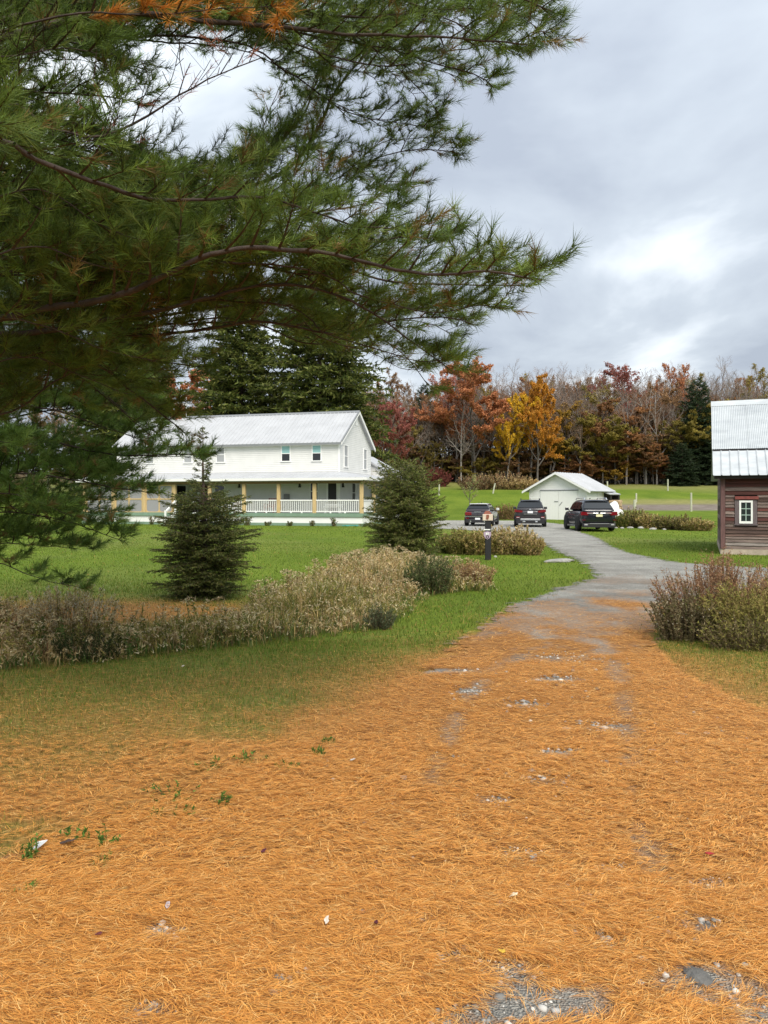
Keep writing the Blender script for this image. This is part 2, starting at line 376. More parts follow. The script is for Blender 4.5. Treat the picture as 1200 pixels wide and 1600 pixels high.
gmat, gnt, gp = new_mat('ground_cover'); setin(gp, 'Roughness', 0.95); setin(gp, 'Specular IOR Level', 0.1)
nt, N, noise, nramp, mix, attr, mth = nodes_for(gmat)
lawn = nramp(noise(22, 6, .7, st=(1, .45, 1)), [(.3, (.068, .118, .010)), (.5, (.115, .175, .018)), (.72, (.17, .235, .03))])
big = nramp(noise(.35, 3, st=(1, .4, 1)), [(.3, (.72, .78, .62)), (.7, (1.25, 1.12, 1.15))])
lawn = mix(1.0, lawn, big, 'MULTIPLY')
needle_c = nramp(noise(38, 6, .75, st=(.35, 1.3, 1)), [(.3, (.16, .075, .02)), (.5, (.36, .18, .055)), (.7, (.58, .33, .11))])
drycol = nramp(noise(1.5, 6, .7), [(.3, (.16, .17, .05)), (.7, (.27, .25, .09))])
bankcol = nramp(noise(1.2, 6, .75, st=(.5, 1, 1)), [(.3, (.12, .095, .075)), (.7, (.26, .225, .19))])
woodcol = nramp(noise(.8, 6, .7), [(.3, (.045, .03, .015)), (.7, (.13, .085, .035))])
c = mix(attr('dry'), lawn, drycol)
c = mix(attr('bank'), c, bankcol)
lf = mth('MULTIPLY', mth('ADD', mth('MULTIPLY', attr('litter'), 1.45), mth('MULTIPLY', mth('SUBTRACT', noise(14, 5, .7), .55), 1.2)), mth('MULTIPLY', attr('litter'), 3.0, True), True)
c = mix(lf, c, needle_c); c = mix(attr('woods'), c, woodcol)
nt.links.new(c, gp.inputs['Base Color'])
b = N('ShaderNodeBump'); b.inputs['Strength'].default_value = 0.7; b.inputs['Distance'].default_value = 0.04
nt.links.new(noise(30, 5, .7), b.inputs['Height']); nt.links.new(b.outputs[0], gp.inputs['Normal'])
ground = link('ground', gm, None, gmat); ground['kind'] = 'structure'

# gravel driveway: a sheet over the ground with a frayed edge
dx = axis([(-4, 6, .12), (6, 16, .3), (16, 40, 1.0)]); dy = axis([(-6, 1, .5), (1, 13, .12), (13, 30, .25), (30, 64, .5)])
DX, DY = np.meshgrid(dx, dy); S = drive_sd(DX.ravel(), DY.ravel()); inx = (S > -0.7).reshape(DX.shape)
keep = (inx[:-1, :-1] | inx[1:, :-1] | inx[:-1, 1:] | inx[1:, 1:]).ravel()
nxx = len(dx); ii = (np.arange(len(dy)-1)[:, None]*nxx+np.arange(nxx-1)[None, :]).ravel()[keep]
F = np.stack([ii, ii+1, ii+1+nxx, ii+nxx], 1); used = np.unique(F); rem = np.zeros(DX.size, np.int64); rem[used] = np.arange(len(used))
vx, vy = DX.ravel()[used], DY.ravel()[used]
dm = np_mesh('driveway', np.stack([vx, vy, H(vx, vy)+0.013], 1), rem[F], smooth=True)
fattr(dm, 'edge', S[used]); fattr(dm, 'litter', litter(vx, vy))
crown = 1-np.exp(-((S[used]-1.0)/0.5)**2)*0.6*sstep(14, 20, vy)
fattr(dm, 'soil', np.clip((1-sstep(14, 20, vy))*0.9+0.5*np.exp(-np.abs(S[used])/0.5), 0, 1))
dmat, dnt, dp = new_mat('gravel'); setin(dp, 'Roughness', 0.9); setin(dp, 'Specular IOR Level', 0.25)
nt, N, noise, nramp, mix, attr, mth = nodes_for(dmat)
vor = N('ShaderNodeTexVoronoi'); vor.inputs['Scale'].default_value = 105
g_ = N('ShaderNodeNewGeometry'); nt.links.new(g_.outputs['Position'], vor.inputs['Vector'])
bw = N('ShaderNodeRGBToBW'); nt.links.new(vor.outputs['Color'], bw.inputs[0])
grav = nramp(bw.outputs[0], [(.15, (.24, .24, .23)), (.5, (.43, .43, .405)), (.85, (.62, .61, .57))])
pat = nramp(noise(.9, 5, .65), [(.3, (.62, .61, .58)), (.7, (1.15, 1.13, 1.08))])
grav = mix(1.0, grav, pat, 'MULTIPLY')
soil = nramp(noise(9, 6, .7), [(.3, (.12, .108, .092)), (.55, (.24, .22, .19)), (.75, (.42, .39, .33))])
grav = mix(mth('MULTIPLY', attr('soil'), nramp(noise(.7, 4, .6), [(.35, (.1, .1, .1)), (.65, (1, 1, 1))])), grav, soil)
needle_c = nramp(noise(38, 6, .75, st=(.35, 1.3, 1)), [(.3, (.12, .048, .014)), (.5, (.38, .17, .045)), (.7, (.70, .36, .10))])
lf = mth('MULTIPLY', mth('ADD', attr('litter'), mth('MULTIPLY', mth('SUBTRACT', noise(18, 5, .7), .5), .9)), 1.6, True)
lf = mth('MULTIPLY', lf, mth('GREATER_THAN', attr('litter'), .04))
c = mix(lf, grav, needle_c); nt.links.new(c, dp.inputs['Base Color'])
b = N('ShaderNodeBump'); b.inputs['Strength'].default_value = 0.8; b.inputs['Distance'].default_value = 0.03
nt.links.new(vor.outputs['Distance'], b.inputs['Height']); nt.links.new(b.outputs[0], dp.inputs['Normal'])
al = mth('ADD', mth('MULTIPLY', attr('edge'), 2.2), mth('MULTIPLY', mth('SUBTRACT', noise(3.0, 6, .75), .42), 3.2))
al = mth('GREATER_THAN', al, mth('MULTIPLY', noise(60, 2, .5), .8))
nt.links.new(al, dp.inputs['Alpha'])
drive = link('driveway', dm, None, dmat); drive['kind'] = 'structure'

# ------------------------------------------------------------------ needle litter and grass (nobody could count them)
def kites(P, D, L, W, lift, rng):
    """thin bent slivers lying about P along D"""
    n = len(P); D = D/np.linalg.norm(D, axis=1, keepdims=True)
    side = np.cross(D, np.array([0, 0, 1.0])); side /= np.linalg.norm(side, axis=1, keepdims=True)+1e-9
    bend = side*(rng.normal(0, .10, n)*L)[:, None]
    a = P-D*(L/2)[:, None]; c = P+D*(L/2)[:, None]; m = P+bend+np.array([0, 0, 1.0])*lift[:, None]
    V = np.stack([a, m-side*(W/2)[:, None], c, m+side*(W/2)[:, None]], 1).reshape(-1, 3)
    i = np.arange(n)[:, None]*4; F = np.concatenate([i+np.array([[0, 1, 3]]), i+np.array([[1, 2, 3]])], 0)
    return V, F
rg = rng_of(11)
def scatter(n, y0, y1, half, pad):
    y = np.sqrt(rg.uniform(y0*y0, y1*y1, n)); x = rg.uniform(-1, 1, n)*(half*y+pad); return x, y
LV, LF, LC = [], [], []; off = 0
for y0, y1, cnt, wmul, lmul in ((1.8, 3.4, 190000, 1.05, 1.0), (3.4, 5.2, 150000, 1.4, 1.0), (5.2, 8.2, 170000, 1.8, 1.05), (8.2, 13.5, 65000, 3.2, 1.15)):
    x, y = scatter(cnt, y0, y1, .54, .5); dn = litter(x, y)
    k = rg.uniform(0, 1, cnt) < np.clip(dn*1.1, 0, 1)*np.where(drive_sd(x, y) > 0, 1, .5); x, y = x[k], y[k]; n = len(x)
    ang = (vnoise(x, y, 1.1, 31, 2)-.5)*1.3 + rg.normal(0, .55, n) + np.where(rg.uniform(0, 1, n) < .22, rg.uniform(-1.6, 1.6, n), 0)
    D = np.stack([np.cos(ang), np.sin(ang), rg.normal(0.0, .11, n)], 1)
    heap = .006+.030*vnoise(x, y, 5, 41, 2)*litter(x, y)
    z_ = H(x, y)+.016+rg.uniform(0, 1, n)*heap; L = rg.uniform(.06, .11, n)*lmul
    if y0 < 5:                                     # needles fall in bundles that share a sheath
        q = (np.arange(n)//4)*4; ang = ang[q]+rg.normal(0, .19, n); D = np.stack([np.cos(ang), np.sin(ang), rg.normal(.02, .09, n)], 1); x, y, z_ = x[q]+np.cos(ang)*L/2, y[q]+np.sin(ang)*L/2, z_[q]
    P = np.stack([x, y, z_], 1); W = rg.uniform(.0010, .0021, n)*wmul
    if y0 < 5: v, f = kites(P, D, L, W, rg.uniform(0, .008, n), rg); kv = 4
    else:
        sd2 = np.stack([-D[:, 1], D[:, 0], np.zeros(n)], 1)*(W*.5)[:, None]; v = np.stack([P-D*(L/2)[:, None]-sd2, P-D*(L/2)[:, None]+sd2, P+D*(L/2)[:, None]], 1).reshape(-1, 3); f = np.arange(3*n).reshape(-1, 3); kv = 3
    t = rg.uniform(0, 1, n); pal = np.array([[.84, .42, .105], [.74, .33, .072], [.52, .205, .042], [.90, .57, .21], [.24, .10, .03]])
    cc = pal[rg.choice(5, n, p=[.29, .26, .20, .11, .14])]*(0.8+.4*rg.uniform(0, 1, n))[:, None]
    LV.append(v); LF.append(f+off); LC.append(np.repeat(cc, kv, 0)); off += len(v)
o = link('fallen_needle_litter', np_mesh('fallen_needle_litter', np.concatenate(LV), np.concatenate(LF), np.concatenate(LC)), None, M['litter'])
tag(o, 'orange brown carpet of fallen pine needles over the driveway', 'pine needles', kind='stuff')

def blades(x, y, hgt, wid, cols, rng, lean=.35, z0=0.0):
    n = len(x); a = rng.uniform(0, 2*math.pi, n); ln = rng.uniform(.1, 1, n)*lean
    base = np.stack([x, y, H(x, y)+z0], 1); sx = np.stack([np.cos(a), np.sin(a), np.zeros(n)], 1)
    b2 = rng.uniform(0, 2*math.pi, n); tip = base+np.stack([np.cos(b2)*ln*hgt, np.sin(b2)*ln*hgt, hgt], 1)
    V = np.stack([base-sx*(wid/2)[:, None], base+sx*(wid/2)[:, None], tip], 1).reshape(-1, 3)
    return V, np.arange(3*n).reshape(-1, 3), np.repeat(cols, 3, 0)
def grasscols(n, rng, dryf):
    g = np.array([[.095, .155, .014], [.135, .20, .022], [.18, .24, .04], [.075, .115, .012]])[rng.integers(0, 4, n)]
    d = np.array([[.40, .25, .08], [.32, .22, .07], [.22, .17, .05]])[rng.integers(0, 3, n)]
    k = (rng.uniform(0, 1, n) < dryf)[:, None]; return np.where(k, d, g)*(.75+.5*rng.uniform(0, 1, (n, 1)))
LV, LF, LC = [], [], []; off = 0
for y0, y1, cnt, hm, wm in ((2.6, 5.5, 120000, .032, .004), (5.5, 9, 110000, .038, .006), (9, 16, 65000, .045, .011), (16, 30, 60000, .04, .018), (30, 62, 45000, .04, .034)):
    x, y = scatter(cnt, y0, y1, .56, .8); s = drive_sd(x, y); l = litter(x, y)
    n1 = vnoise(x, y, 1.3, 51, 3)
    p = np.where(s > 0, np.where(s < .35, .10*(y > 9), 0), np.clip(1.15-l*1.0, .12, 1)*np.clip(.35+1.3*n1, 0, 1))
    k = rg.uniform(0, 1, cnt) < p; x, y, l = x[k], y[k], l[k]; n = len(x)
    v, f, c = blades(x, y, hm*rg.uniform(.5, 1.4, n), wm*rg.uniform(.6, 1.3, n), grasscols(n, rg, np.clip(.05+l*.75+.46*(1-sstep(5.0, 11, y)), 0, .85)), rg, .7)
    LV.append(v); LF.append(f+off); LC.append(c); off += len(v)
o = link('mown_lawn_grass', np_mesh('mown_lawn_grass', np.concatenate(LV), np.concatenate(LF), np.concatenate(LC)), None, M['leaf'])
tag(o, 'short mown green lawn grass beside the driveway', 'grass', kind='stuff')

# ------------------------------------------------------------------ farmhouse
def siding(mb, x0, x1, z0, z1, y, out, axis='y', course=.13, top=None):
    """lapped clapboards on a wall in the plane axis=y; out = +-1 outward; top(z) -> (x0,x1) for gables"""
    n = max(1, int(round((z1-z0)/course))); h = (z1-z0)/n
    for i in range(n):
        za, zb = z0+i*h, z0+(i+1)*h
        a0, a1 = top(za) if top else (x0, x1); b0, b1 = top(zb) if top else (x0, x1)
        f = lambda p, q, z: (p, q, z) if axis == 'y' else (q, p, z)
        A, B = y+out*.023, y+out*.001
        mb.add([f(a0, A, za), f(a1, A, za), f(b1, B, zb), f(b0, B, zb), f(a0, y, za), f(a1, y, za)], [(0, 1, 2, 3), (0, 4, 5, 1)])
def window(parent, x, z0, z1, w, face, y, out, upper, lower, name='window', frame=None):
    """double-hung window: face 'y' = wall in plane y, 'x' = wall in plane x; the frame is the part, sashes and panes its sub-parts"""
    def bx(mb, a0, a1, d0, d1, h0, h1):
        d0, d1 = sorted((y+out*d0, y+out*d1))
        return mb.box(a0, a1, d0, d1, h0, h1) if face == 'y' else mb.box(d0, d1, a0, a1, h0, h1)
    fr = MB(); t = .07
    bx(fr, x-w/2-t, x-w/2, -.02, .06, z0-t, z1+t); bx(fr, x+w/2, x+w/2+t, -.02, .06, z0-t, z1+t)
    bx(fr, x-w/2, x+w/2, -.02, .06, z1, z1+t); bx(fr, x-w/2-t*1.3, x+w/2+t*1.3, -.02, .085, z0-t, z0)
    bx(fr, x-w/2, x+w/2, -.02, .05, (z0+z1)/2-.025, (z0+z1)/2+.025)
    f = fr.build(name, frame or M['white_trim'], parent)
    bx(MB(), x-w/2, x+w/2, -.01, .026, (z0+z1)/2+.025, z1).build('pane', upper, f)
    bx(MB(), x-w/2, x+w/2, -.01, .026, z0, (z0+z1)/2-.025).build('pane', lower, f)
    return f

TH = R(16)
house = thing('farmhouse', 'long white two-storey farmhouse with metal roof and wraparound porch', 'house', (-3.03, 52.0, 0.0), -TH)
HL, HW, EZ, RZ_ = 17.4, 7.3, 5.72, 8.02
mb = MB(); siding(mb, -HL, 0, .5, EZ, 0.0, -1); mb.quad((-HL, 0.02, 0), (0, .02, 0), (0, .02, EZ), (-HL, .02, EZ)); mb.build('front_wall', M['white_siding'], house)['kind'] = 'stuff'
def gtop(z): 
    k = max(0, (z-EZ)/(RZ_-EZ)); return (k*HW/2, HW-k*HW/2)
mb = MB(); siding(mb, 0, HW, .5, EZ, 0.0, 1, 'x'); siding(mb, 0, HW, EZ, RZ_-.05, 0.0, 1, 'x', top=gtop)
mb.add([(-.02, 0, 0), (-.02, HW, 0), (-.02, HW, EZ), (-.02, HW/2, RZ_), (-.02, 0, EZ)], [(0, 1, 2, 3, 4)]); mb.build('gable_wall', M['white_siding'], house)['kind'] = 'stuff'
MB().add([(-HL, .02, 0), (-HL, HW, 0), (-HL, HW, EZ), (-HL, HW/2, RZ_), (-HL, .02, EZ)], [(0, 1, 2, 3, 4)]).quad((-HL, HW, 0), (-.02, HW, 0), (-.02, HW, EZ), (-HL, HW, EZ)).build('back_wall', M['white_siding'], house)
mb = MB()
for (a, b) in (((-.09, .03), (-.03, .09)),):
    mb.box(-.08, .045, -.045, .0, .5, EZ); mb.box(.0, .04, .0, .09, .5, EZ)
mb.build('corner_board', M['white_trim'], house)
# main roof: two metal slopes with ribs
def rib_roof(parent, x0, x1, ya, za, yb, zb, th, rib, matr, name='roof_slope', rh=.035, rw=.03):
    mb = MB(); mb.slab((x0, ya, za), (x1, ya, za), (x1, yb, zb), (x0, yb, zb), th) if yb > ya else mb.slab((x1, ya, za), (x0, ya, za), (x0, yb, zb), (x1, yb, zb), th)
    n = int((x1-x0)/rib); up = Vector((0, -(zb-za), (yb-ya))).normalized()
    if up.z < 0: up = -up
    for i in range(n+1):
        x = x0+.02+(x1-x0-.04)*i/n
        a, b = Vector((x, ya, za)), Vector((x, yb, zb))
        vs = []
        for p in (a, b):
            for (ox, oz) in ((-rw, -.005), (-rw*.45, rh), (rw*.45, rh), (rw, -.005)): vs.append(p+Vector((ox, 0, 0))+up*oz)
        mb.add(vs, [(0, 4, 5, 1), (1, 5, 6, 2), (2, 6, 7, 3), (0, 1, 2, 3), (7, 6, 5, 4)])
    return mb.build(name, matr, parent)
sl = (RZ_-EZ)/(HW/2); ov = .32
rib_roof(house, -HL-.25, .25, -ov, EZ-sl*ov+.06, HW/2, RZ_+.06, .05, .30, M['white_metal'])
rib_roof(house, -HL-.25, .25, HW+ov, EZ-sl*ov+.06, HW/2, RZ_+.06, .05, .6, M['white_metal'])
mb = MB(); mb.prism([(HW/2-.18, RZ_-.02), (HW/2, RZ_+.13), (HW/2+.18, RZ_-.02)], 'x', -HL-.27, .27); mb.build('ridge_cap', M['grey_trim'], house)
mb = MB()
for s_, y0 in ((1, -ov), (-1, HW+ov)):
    a = Vector((.25, y0, EZ-sl*ov-.12)); b = Vector((.25, HW/2, RZ_-.12)); u = Vector((0, 0, .22)); d_ = Vector((.045, 0, 0))
    mb.add([a, b, b+u, a+u, a+d_, b+d_, b+u+d_, a+u+d_], [(0, 1, 2, 3), (7, 6, 5, 4), (0, 4, 5, 1), (2, 6, 7, 3), (0, 3, 7, 4), (1, 5, 6, 2)])
mb.build('rake_board', M['white_trim'], house)
mb = MB()
a = Vector((.297, -ov-.02, EZ-sl*ov+.02)); b = Vector((.297, HW/2, RZ_+.03)); u = Vector((0, 0, .1)); d_ = Vector((-.09, 0, .0))
mb.add([a, b, b+u, a+u, a+d_+u*1.05, b+d_+u*1.05], [(0, 1, 2, 3), (3, 2, 5, 4)]); mb.build('rake_flashing', M['grey_trim'], house)
MB().box(-HL-.25, .25, -ov-.05, -ov-.005, EZ-sl*ov-.08, EZ-sl*ov+.055).build('eave_gutter', M['grey_trim'], house)
MB().box(-HL-.2, .2, -ov, -.03, EZ-sl*ov-.10, EZ-sl*ov-.06).build('soffit', M['white_trim'], house)
MB().box(.02, .05, HW/2-.22, HW/2+.22, RZ_-.95, RZ_-.4).build('gable_vent', M['white_trim'], house)
for x, up in ((-1.62, 'shade_teal'), (-3.89, 'shade_teal'), (-8.89, 'shade_grey'), (-11.48, 'shade_grey'), (-14.6, 'shade_grey')):
    window(house, x, 4.38, 5.4, .58, 'y', 0, -1, M[up], M['glass_dark'] if x > -5 else M['shade_grey'])
for t in (1.33, 5.77): window(house, t, 4.0, 5.45, .72, 'x', 0, 1, M['shade_grey'], M['shade_grey'])
# ground floor openings under the porch
window(house, -1.8, 1.55, 3.0, .5, 'y', 0, -1, M['glass_dark'], M['glass_dark'])
for x in (-8.95, -12.0): window(house, x, 1.4, 2.7, .72, 'y', 0, -1, M['glass_dark'], M['glass_dark'])
window(house, 3.0, 1.55, 2.85, .7, 'x', 0, 1, M['glass_dark'], M['glass_dark'])
door = MB().box(-.62, .0, -.05, -.024, .86, 3.0) ; 
dr = MB().box(-.78, -.18, -.055, -.024, .86, 3.02).build('door', M['black_paint'], house)
MB().box(-.90, -.78, -.07, -.02, .86, 3.1).box(-.18, -.09, -.07, -.02, .86, 3.1).build('door_frame', M['white_trim'], dr)
MB().lathe([(.0, -.09), (.03, -.085), (.03, -.06)], 8, (-.70, 0, 1.75), 'y').build('door_knob', M['grey_trim'], dr)
red = MB().box(-10.45, -9.75, -.055, -.024, .86, 2.95).build('door', mat('dark_red_door', (.10, .02, .02), .5), house)
for x in (-2.85, -7.4, .55):
    lm = thing  # wall lanterns belong to the wall
    yb, xx = (-.02, x) if x < 0 else (.03, .0)
    if x < 0: MB().box(x-.05, x+.05, -.14, -.03, 2.62, 2.9).box(x-.08, x+.08, -.17, -.02, 2.55, 2.62).box(x-.07, x+.07, -.16, -.03, 2.9, 2.96).build('wall_lantern', M['black_paint'], house)
    else: MB().box(.03, .14, .5, .6, 2.62, 2.9).box(.02, .17, .47, .63, 2.55, 2.62).build('wall_lantern', M['black_paint'], house)
MB().box(-4.0, -3.62, -.16, -.024, 1.62, 2.1).build('meter_box', M['meter'], house)
# porch
PF, PX, PY, PE = .80, 2.45, -2.45, 3.05       # floor height, right reach, front reach, eave height
XL = -18.6
mb = MB(); mb.box(XL, PX, PY, -.03, PF-.14, PF); mb.box(.03, PX, -.03, HW+.6, PF-.14, PF-.002); mb.build('porch_floor', M['porch_green'], house)
mb = MB(); mb.box(XL+.05, PX-.05, PY+.06, PY+.1, .18, PF-.145); mb.box(PX-.1, PX-.06, PY+.1, HW+.5, .18, PF-.145); mb.build('porch_skirt', M['white_trim'], house)
mb = MB(); mb.box(XL+.02, PX-.02, PY+.03, PY+.12, 0, .18); mb.box(PX-.12, PX-.02, PY+.12, HW+.5, 0, .18); mb.build('porch_base_board', M['porch_green'], house)
mb = MB(); mb.box(XL, PX+.02, PY-.03, PY-.001, PF-.20, PF+.03); mb.build('porch_rim_board', M['porch_green'], house)
# hipped porch roof
ro = .35; zt, ze = 3.62, PE+.06
mbr = MB(); mbr.slab((XL-.2, PY-ro, ze), (PX+ro, PY-ro, ze), (.0, -.0, zt), (XL-.2, -.0, zt), .05)
mbr.slab((PX+ro, PY-ro, ze), (PX+ro, HW+.9, ze), (.0, HW+.9, zt), (.0, -.0, zt), .05)
for i in range(46):
    x = XL+i*.46; t = 1.0
    tx = min(x, 0.0); 
    if x > 0: t = max(.03, 1-x/(PX+ro))
    a = Vector((x, PY-ro, ze)); b = Vector((x, (PY-ro)*(1-t), ze+(zt-ze)*t))
    mbr.add([a+Vector((-.02, 0, 0)), a+Vector((0, 0, .03)), a+Vector((.02, 0, 0)), b+Vector((-.02, 0, 0)), b+Vector((0, 0, .03)), b+Vector((.02, 0, 0))], [(0, 3, 4, 1), (1, 4, 5, 2), (0, 1, 2)])
mbr.build('porch_roof', M['white_metal'], house)
mb = MB(); mb.box(XL-.2, PX+ro, PY-ro-.03, PY-ro, ze-.16, ze-.005); mb.box(PX+ro, PX+ro+.03, PY-ro-.03, HW+.9, ze-.16, ze-.005); mb.build('porch_fascia', M['white_trim'], house)
mb = MB(); mb.box(XL-.1, PX+ro-.02, PY-ro, -.03, ze-.19, ze-.165); mb.box(.03, PX+ro-.02, -.03, HW+.8, ze-.19, ze-.166); mb.build('porch_ceiling', M['porch_ceiling'], house)
mb = MB(); mb.box(XL, PX-.02, PY+.03, PY+.16, ze-.36, ze-.195); mb.box(PX-.15, PX-.02, PY+.16, HW+.5, ze-.36, ze-.196); mb.build('porch_beam', M['eave_wood'], house)
px_ = [2.12+.2, -.895, -3.42, -5.93, -8.49, -11.19, -13.56, -16.0, -18.4]
for x in px_:
    MB().box(x-.12, x+.12, PY+.04, PY+.26, PF, ze-.36, .03).build('porch_post', M['pine_post'], house)
for y in (.45, 3.1, 5.6, 7.6): MB().box(PX-.26, PX-.04, y-.11, y+.11, PF, ze-.36, .03).build('porch_post', M['pine_post'], house)
def rail(mb, x0, x1, y):
    mb.box(x0, x1, y-.04, y+.04, PF+.82, PF+.90); mb.box(x0, x1, y-.03, y+.03, PF+.09, PF+.16)
    n = int((x1-x0)/.13)
    for i in range(n):
        x = x0+(i+.5)*(x1-x0)/n; mb.box(x-.022, x+.022, y-.02, y+.02, PF+.16, PF+.82)
    for i in range(1, 3): xx = x0+(x1-x0)*i/3; mb.box(xx-.05, xx+.05, y-.05, y+.05, PF, PF+.09)
for i in range(4):
    mb = MB(); rail(mb, px_[i+1]+.12, px_[i]-.12, PY+.15); mb.build('railing', M['white_trim'], house)
for y0, y1 in ((PY+.26, .34), (.56, 2.99), (3.21, 5.49)):
    mb = MB(); X = PX-.15
    mb.box(X-.04, X+.04, y0, y1, PF+.82, PF+.90); mb.box(X-.03, X+.03, y0, y1, PF+.09, PF+.16)
    n = int((y1-y0)/.13)
    for i in range(n):
        y = y0+(i+.5)*(y1-y0)/n; mb.box(X-.02, X+.02, y-.022, y+.022, PF+.16, PF+.82)
    mb.build('railing', M['white_trim'], house)
# screened bays with cut-out timber frames
for k in (5, 6, 7):
    xr, xl = px_[k]-.12, px_[k+1]+.12; xm = (xl+xr)/2; y = PY+.15; zt_ = ze-.37; zm = PF+.95
    mb = MB()
    for xa in (xl, xm-.04, xr-.08): mb.box(xa, xa+.08, y-.04, y+.04, PF, zt_)
    for za in (PF+.002, zm-.04, zt_-.08): mb.box(xl+.08, xm-.04, y-.035, y+.035, za, za+.08); mb.box(xm+.04, xr-.08, y-.035, y+.035, za, za+.08)
    fr = mb.build('screen_frame', M['pine_post'], house)
    for (a, b_) in ((xl+.08, xm-.04), (xm+.04, xr-.08)):
        for (za, zb) in ((PF+.082, zm-.04), (zm+.04, zt_-.08)):
            MB().box(a, b_, y-.008, y+.008, za, zb).build('screen_panel', M['screen'], fr)
            for cx, sx in ((a, 1), (b_, -1)):
                for cz, sz in ((za, 1), (zb, -1)):
                    MB().prism([(cx, cz), (cx+sx*.15, cz), (cx+sx*.04, cz+sz*.04), (cx, cz+sz*.15)], 'y', y-.025, y+.025).build('corner_bracket', M['pine_post'], fr)
# steps in the open bay
for i in range(4):
    z = PF-.04-.18*(i+1)
    MB().box(-10.9, -9.6, PY-.32*(i+1), PY-.32*i-.035, max(z-.14, 0), z+.04).build('step', M['porch_green'], house)
for x in (-11.0, -9.5):
    mb = MB(); mb.box(x-.05, x+.05, PY-1.35, PY-1.25, 0, 1.0); mb.slab((x-.05, PY-1.3, .92), (x+.05, PY-1.3, .92), (x+.05, PY+.0, PF+.9), (x-.05, PY+.0, PF+.9), .09)
    mb.slab((x-.03, PY-1.3, .25), (x+.03, PY-1.3, .25), (x+.03, PY-.02, PF+.14), (x-.03, PY-.02, PF+.14), .22); mb.box(x-.05, x+.05, PY-.12, PY-.03, .1, PF+.9)
    mb.build('stair_rail', M['white_trim'], house)
# chimney, pole, rear wing
ch = MB().box(-14.6, -14.05, HW/2-.3, HW/2+.3, RZ_-.4, RZ_+1.05, .03).build('chimney', M['brick'], house)
MB().box(-14.66, -13.99, HW/2-.36, HW/2+.36, RZ_+1.05, RZ_+1.13).build('cap', M['concrete'], ch)
MB().tube([(-13.75, HW/2-.05, RZ_), (-13.75, HW/2-.05, RZ_+1.6)], .025, 6).box(-14.3, -13.5, HW/2-.07, HW/2-.03, RZ_+1.0, RZ_+1.06).build('vent_pole', M['white_trim'], house)
mb = MB(); mb.box(-5, 2.2, HW+.8, HW+5, 0, 3.3); mb.add([(-5, HW+.8, 3.3), (2.2, HW+.8, 3.3), (-1.4, HW+.8, 5.2), (-5, HW+5, 3.3), (2.2, HW+5, 3.3), (-1.4, HW+5, 5.2)], [(0, 1, 2), (3, 5, 4)])
wing = mb.build('rear_wing', M['white_siding'], house)
mb = MB(); mb.slab((2.7, HW+.6, 3.1), (2.7, HW+5.3, 3.1), (-1.4, HW+5.3, 5.3), (-1.4, HW+.6, 5.3), .12); mb.slab((-5.4, HW+5.3, 3.1), (-5.4, HW+.6, 3.1), (-1.4, HW+.6, 5.3), (-1.4, HW+5.3, 5.3), .12)
mb.build('wing_roof', M['white_metal'], wing)
def hw(x, y, z=0):                               # house frame to world
    return (house.location.x+x*math.cos(TH)+y*math.sin(TH), house.location.y-x*math.sin(TH)+y*math.cos(TH), z)

# furniture on the porch
def porch_chair(name, label, x, colr):
    t = thing(name, label, 'chair', hw(x, -1.2, PF), -TH, 'chairs on the porch')
    m_ = mat('chair_paint', colr, .6)
    MB().box(-.28, .28, -.25, .25, .38, .42).build('seat', m_, t)
    for i in range(5): xx = -.26+i*.13; MB().slab((xx-.05, .22, .42), (xx+.05, .22, .42), (xx+.05, .38, 1.0), (xx-.05, .38, 1.0), .02).build('back_slat', m_, t)
    for sx in (-1, 1):
        MB().box(sx*.34-.05, sx*.34+.05, -.3, .3, .58, .61).build('armrest', m_, t)
        for yy in (-.24, .24): MB().box(sx*.32-.03, sx*.32+.03, yy-.03, yy+.03, 0, .58).build('leg', m_, t)
    return t
porch_chair('porch_chair', 'reddish slatted chair on the porch behind the second railing bay', -4.5, (.32, .12, .10))
porch_chair('porch_chair', 'reddish slatted chair on the porch, left of the grey meter box', -7.0, (.30, .13, .11))
t = thing('porch_bench', 'low white bench on the porch beside the black door', 'bench', hw(-.1, -1.0, PF), -TH)
MB().box(-.6, .6, -.2, .2, .4, .45).build('seat', M['white_trim'], t); MB().box(-.6, .6, .18, .22, .5, .62).build('back_rail', M['white_trim'], t)
for sx in (-.5, .5): MB().box(sx-.04, sx+.04, -.16, .2, 0, .4).build('leg', M['white_trim'], t)
o = MB().tube([hw(1.2+.25*math.sin(i*.9)+i*.09, PY-.35-.12*math.cos(i*1.3), .03+.02*(i % 2)) for i in range(14)], .03, 6).build('garden_hose', mat('teal_hose', (.03, .30, .27), .5), None, True)
tag(o, 'teal garden hose lying at the porch corner by the lawn', 'hose')

# ------------------------------------------------------------------ white garage
PH = R(40)
gar = thing('white_garage', 'small white clapboard garage with double doors and metal gable roof', 'garage', (12.54, 66.0, 0.0), -PH)
GW, GL, GE, GR = 5.25, 4.1, 2.62, 3.95
def gt2(z): k = max(0, (z-GE)/(GR-GE)); return (k*GW/2, GW-k*GW/2)
mb = MB(); siding(mb, 0, GW, .05, GE, 0, -1, course=.16); siding(mb, 0, GW, GE, GR-.06, 0, -1, course=.16, top=gt2)
mb.add([(0, .01, 0), (GW, .01, 0), (GW, .01, GE), (GW/2, .01, GR), (0, .01, GE)], [(0, 1, 2, 3, 4)]); mb.build('front_wall', M['garage_siding'], gar)['kind'] = 'stuff'
mb = MB(); siding(mb, .01, GL, .05, GE, GW, 1, 'x', .16); mb.quad((GW-.01, .01, 0), (GW-.01, GL, 0), (GW-.01, GL, GE), (GW-.01, .01, GE)); mb.build('side_wall', M['garage_siding'], gar)['kind'] = 'stuff'
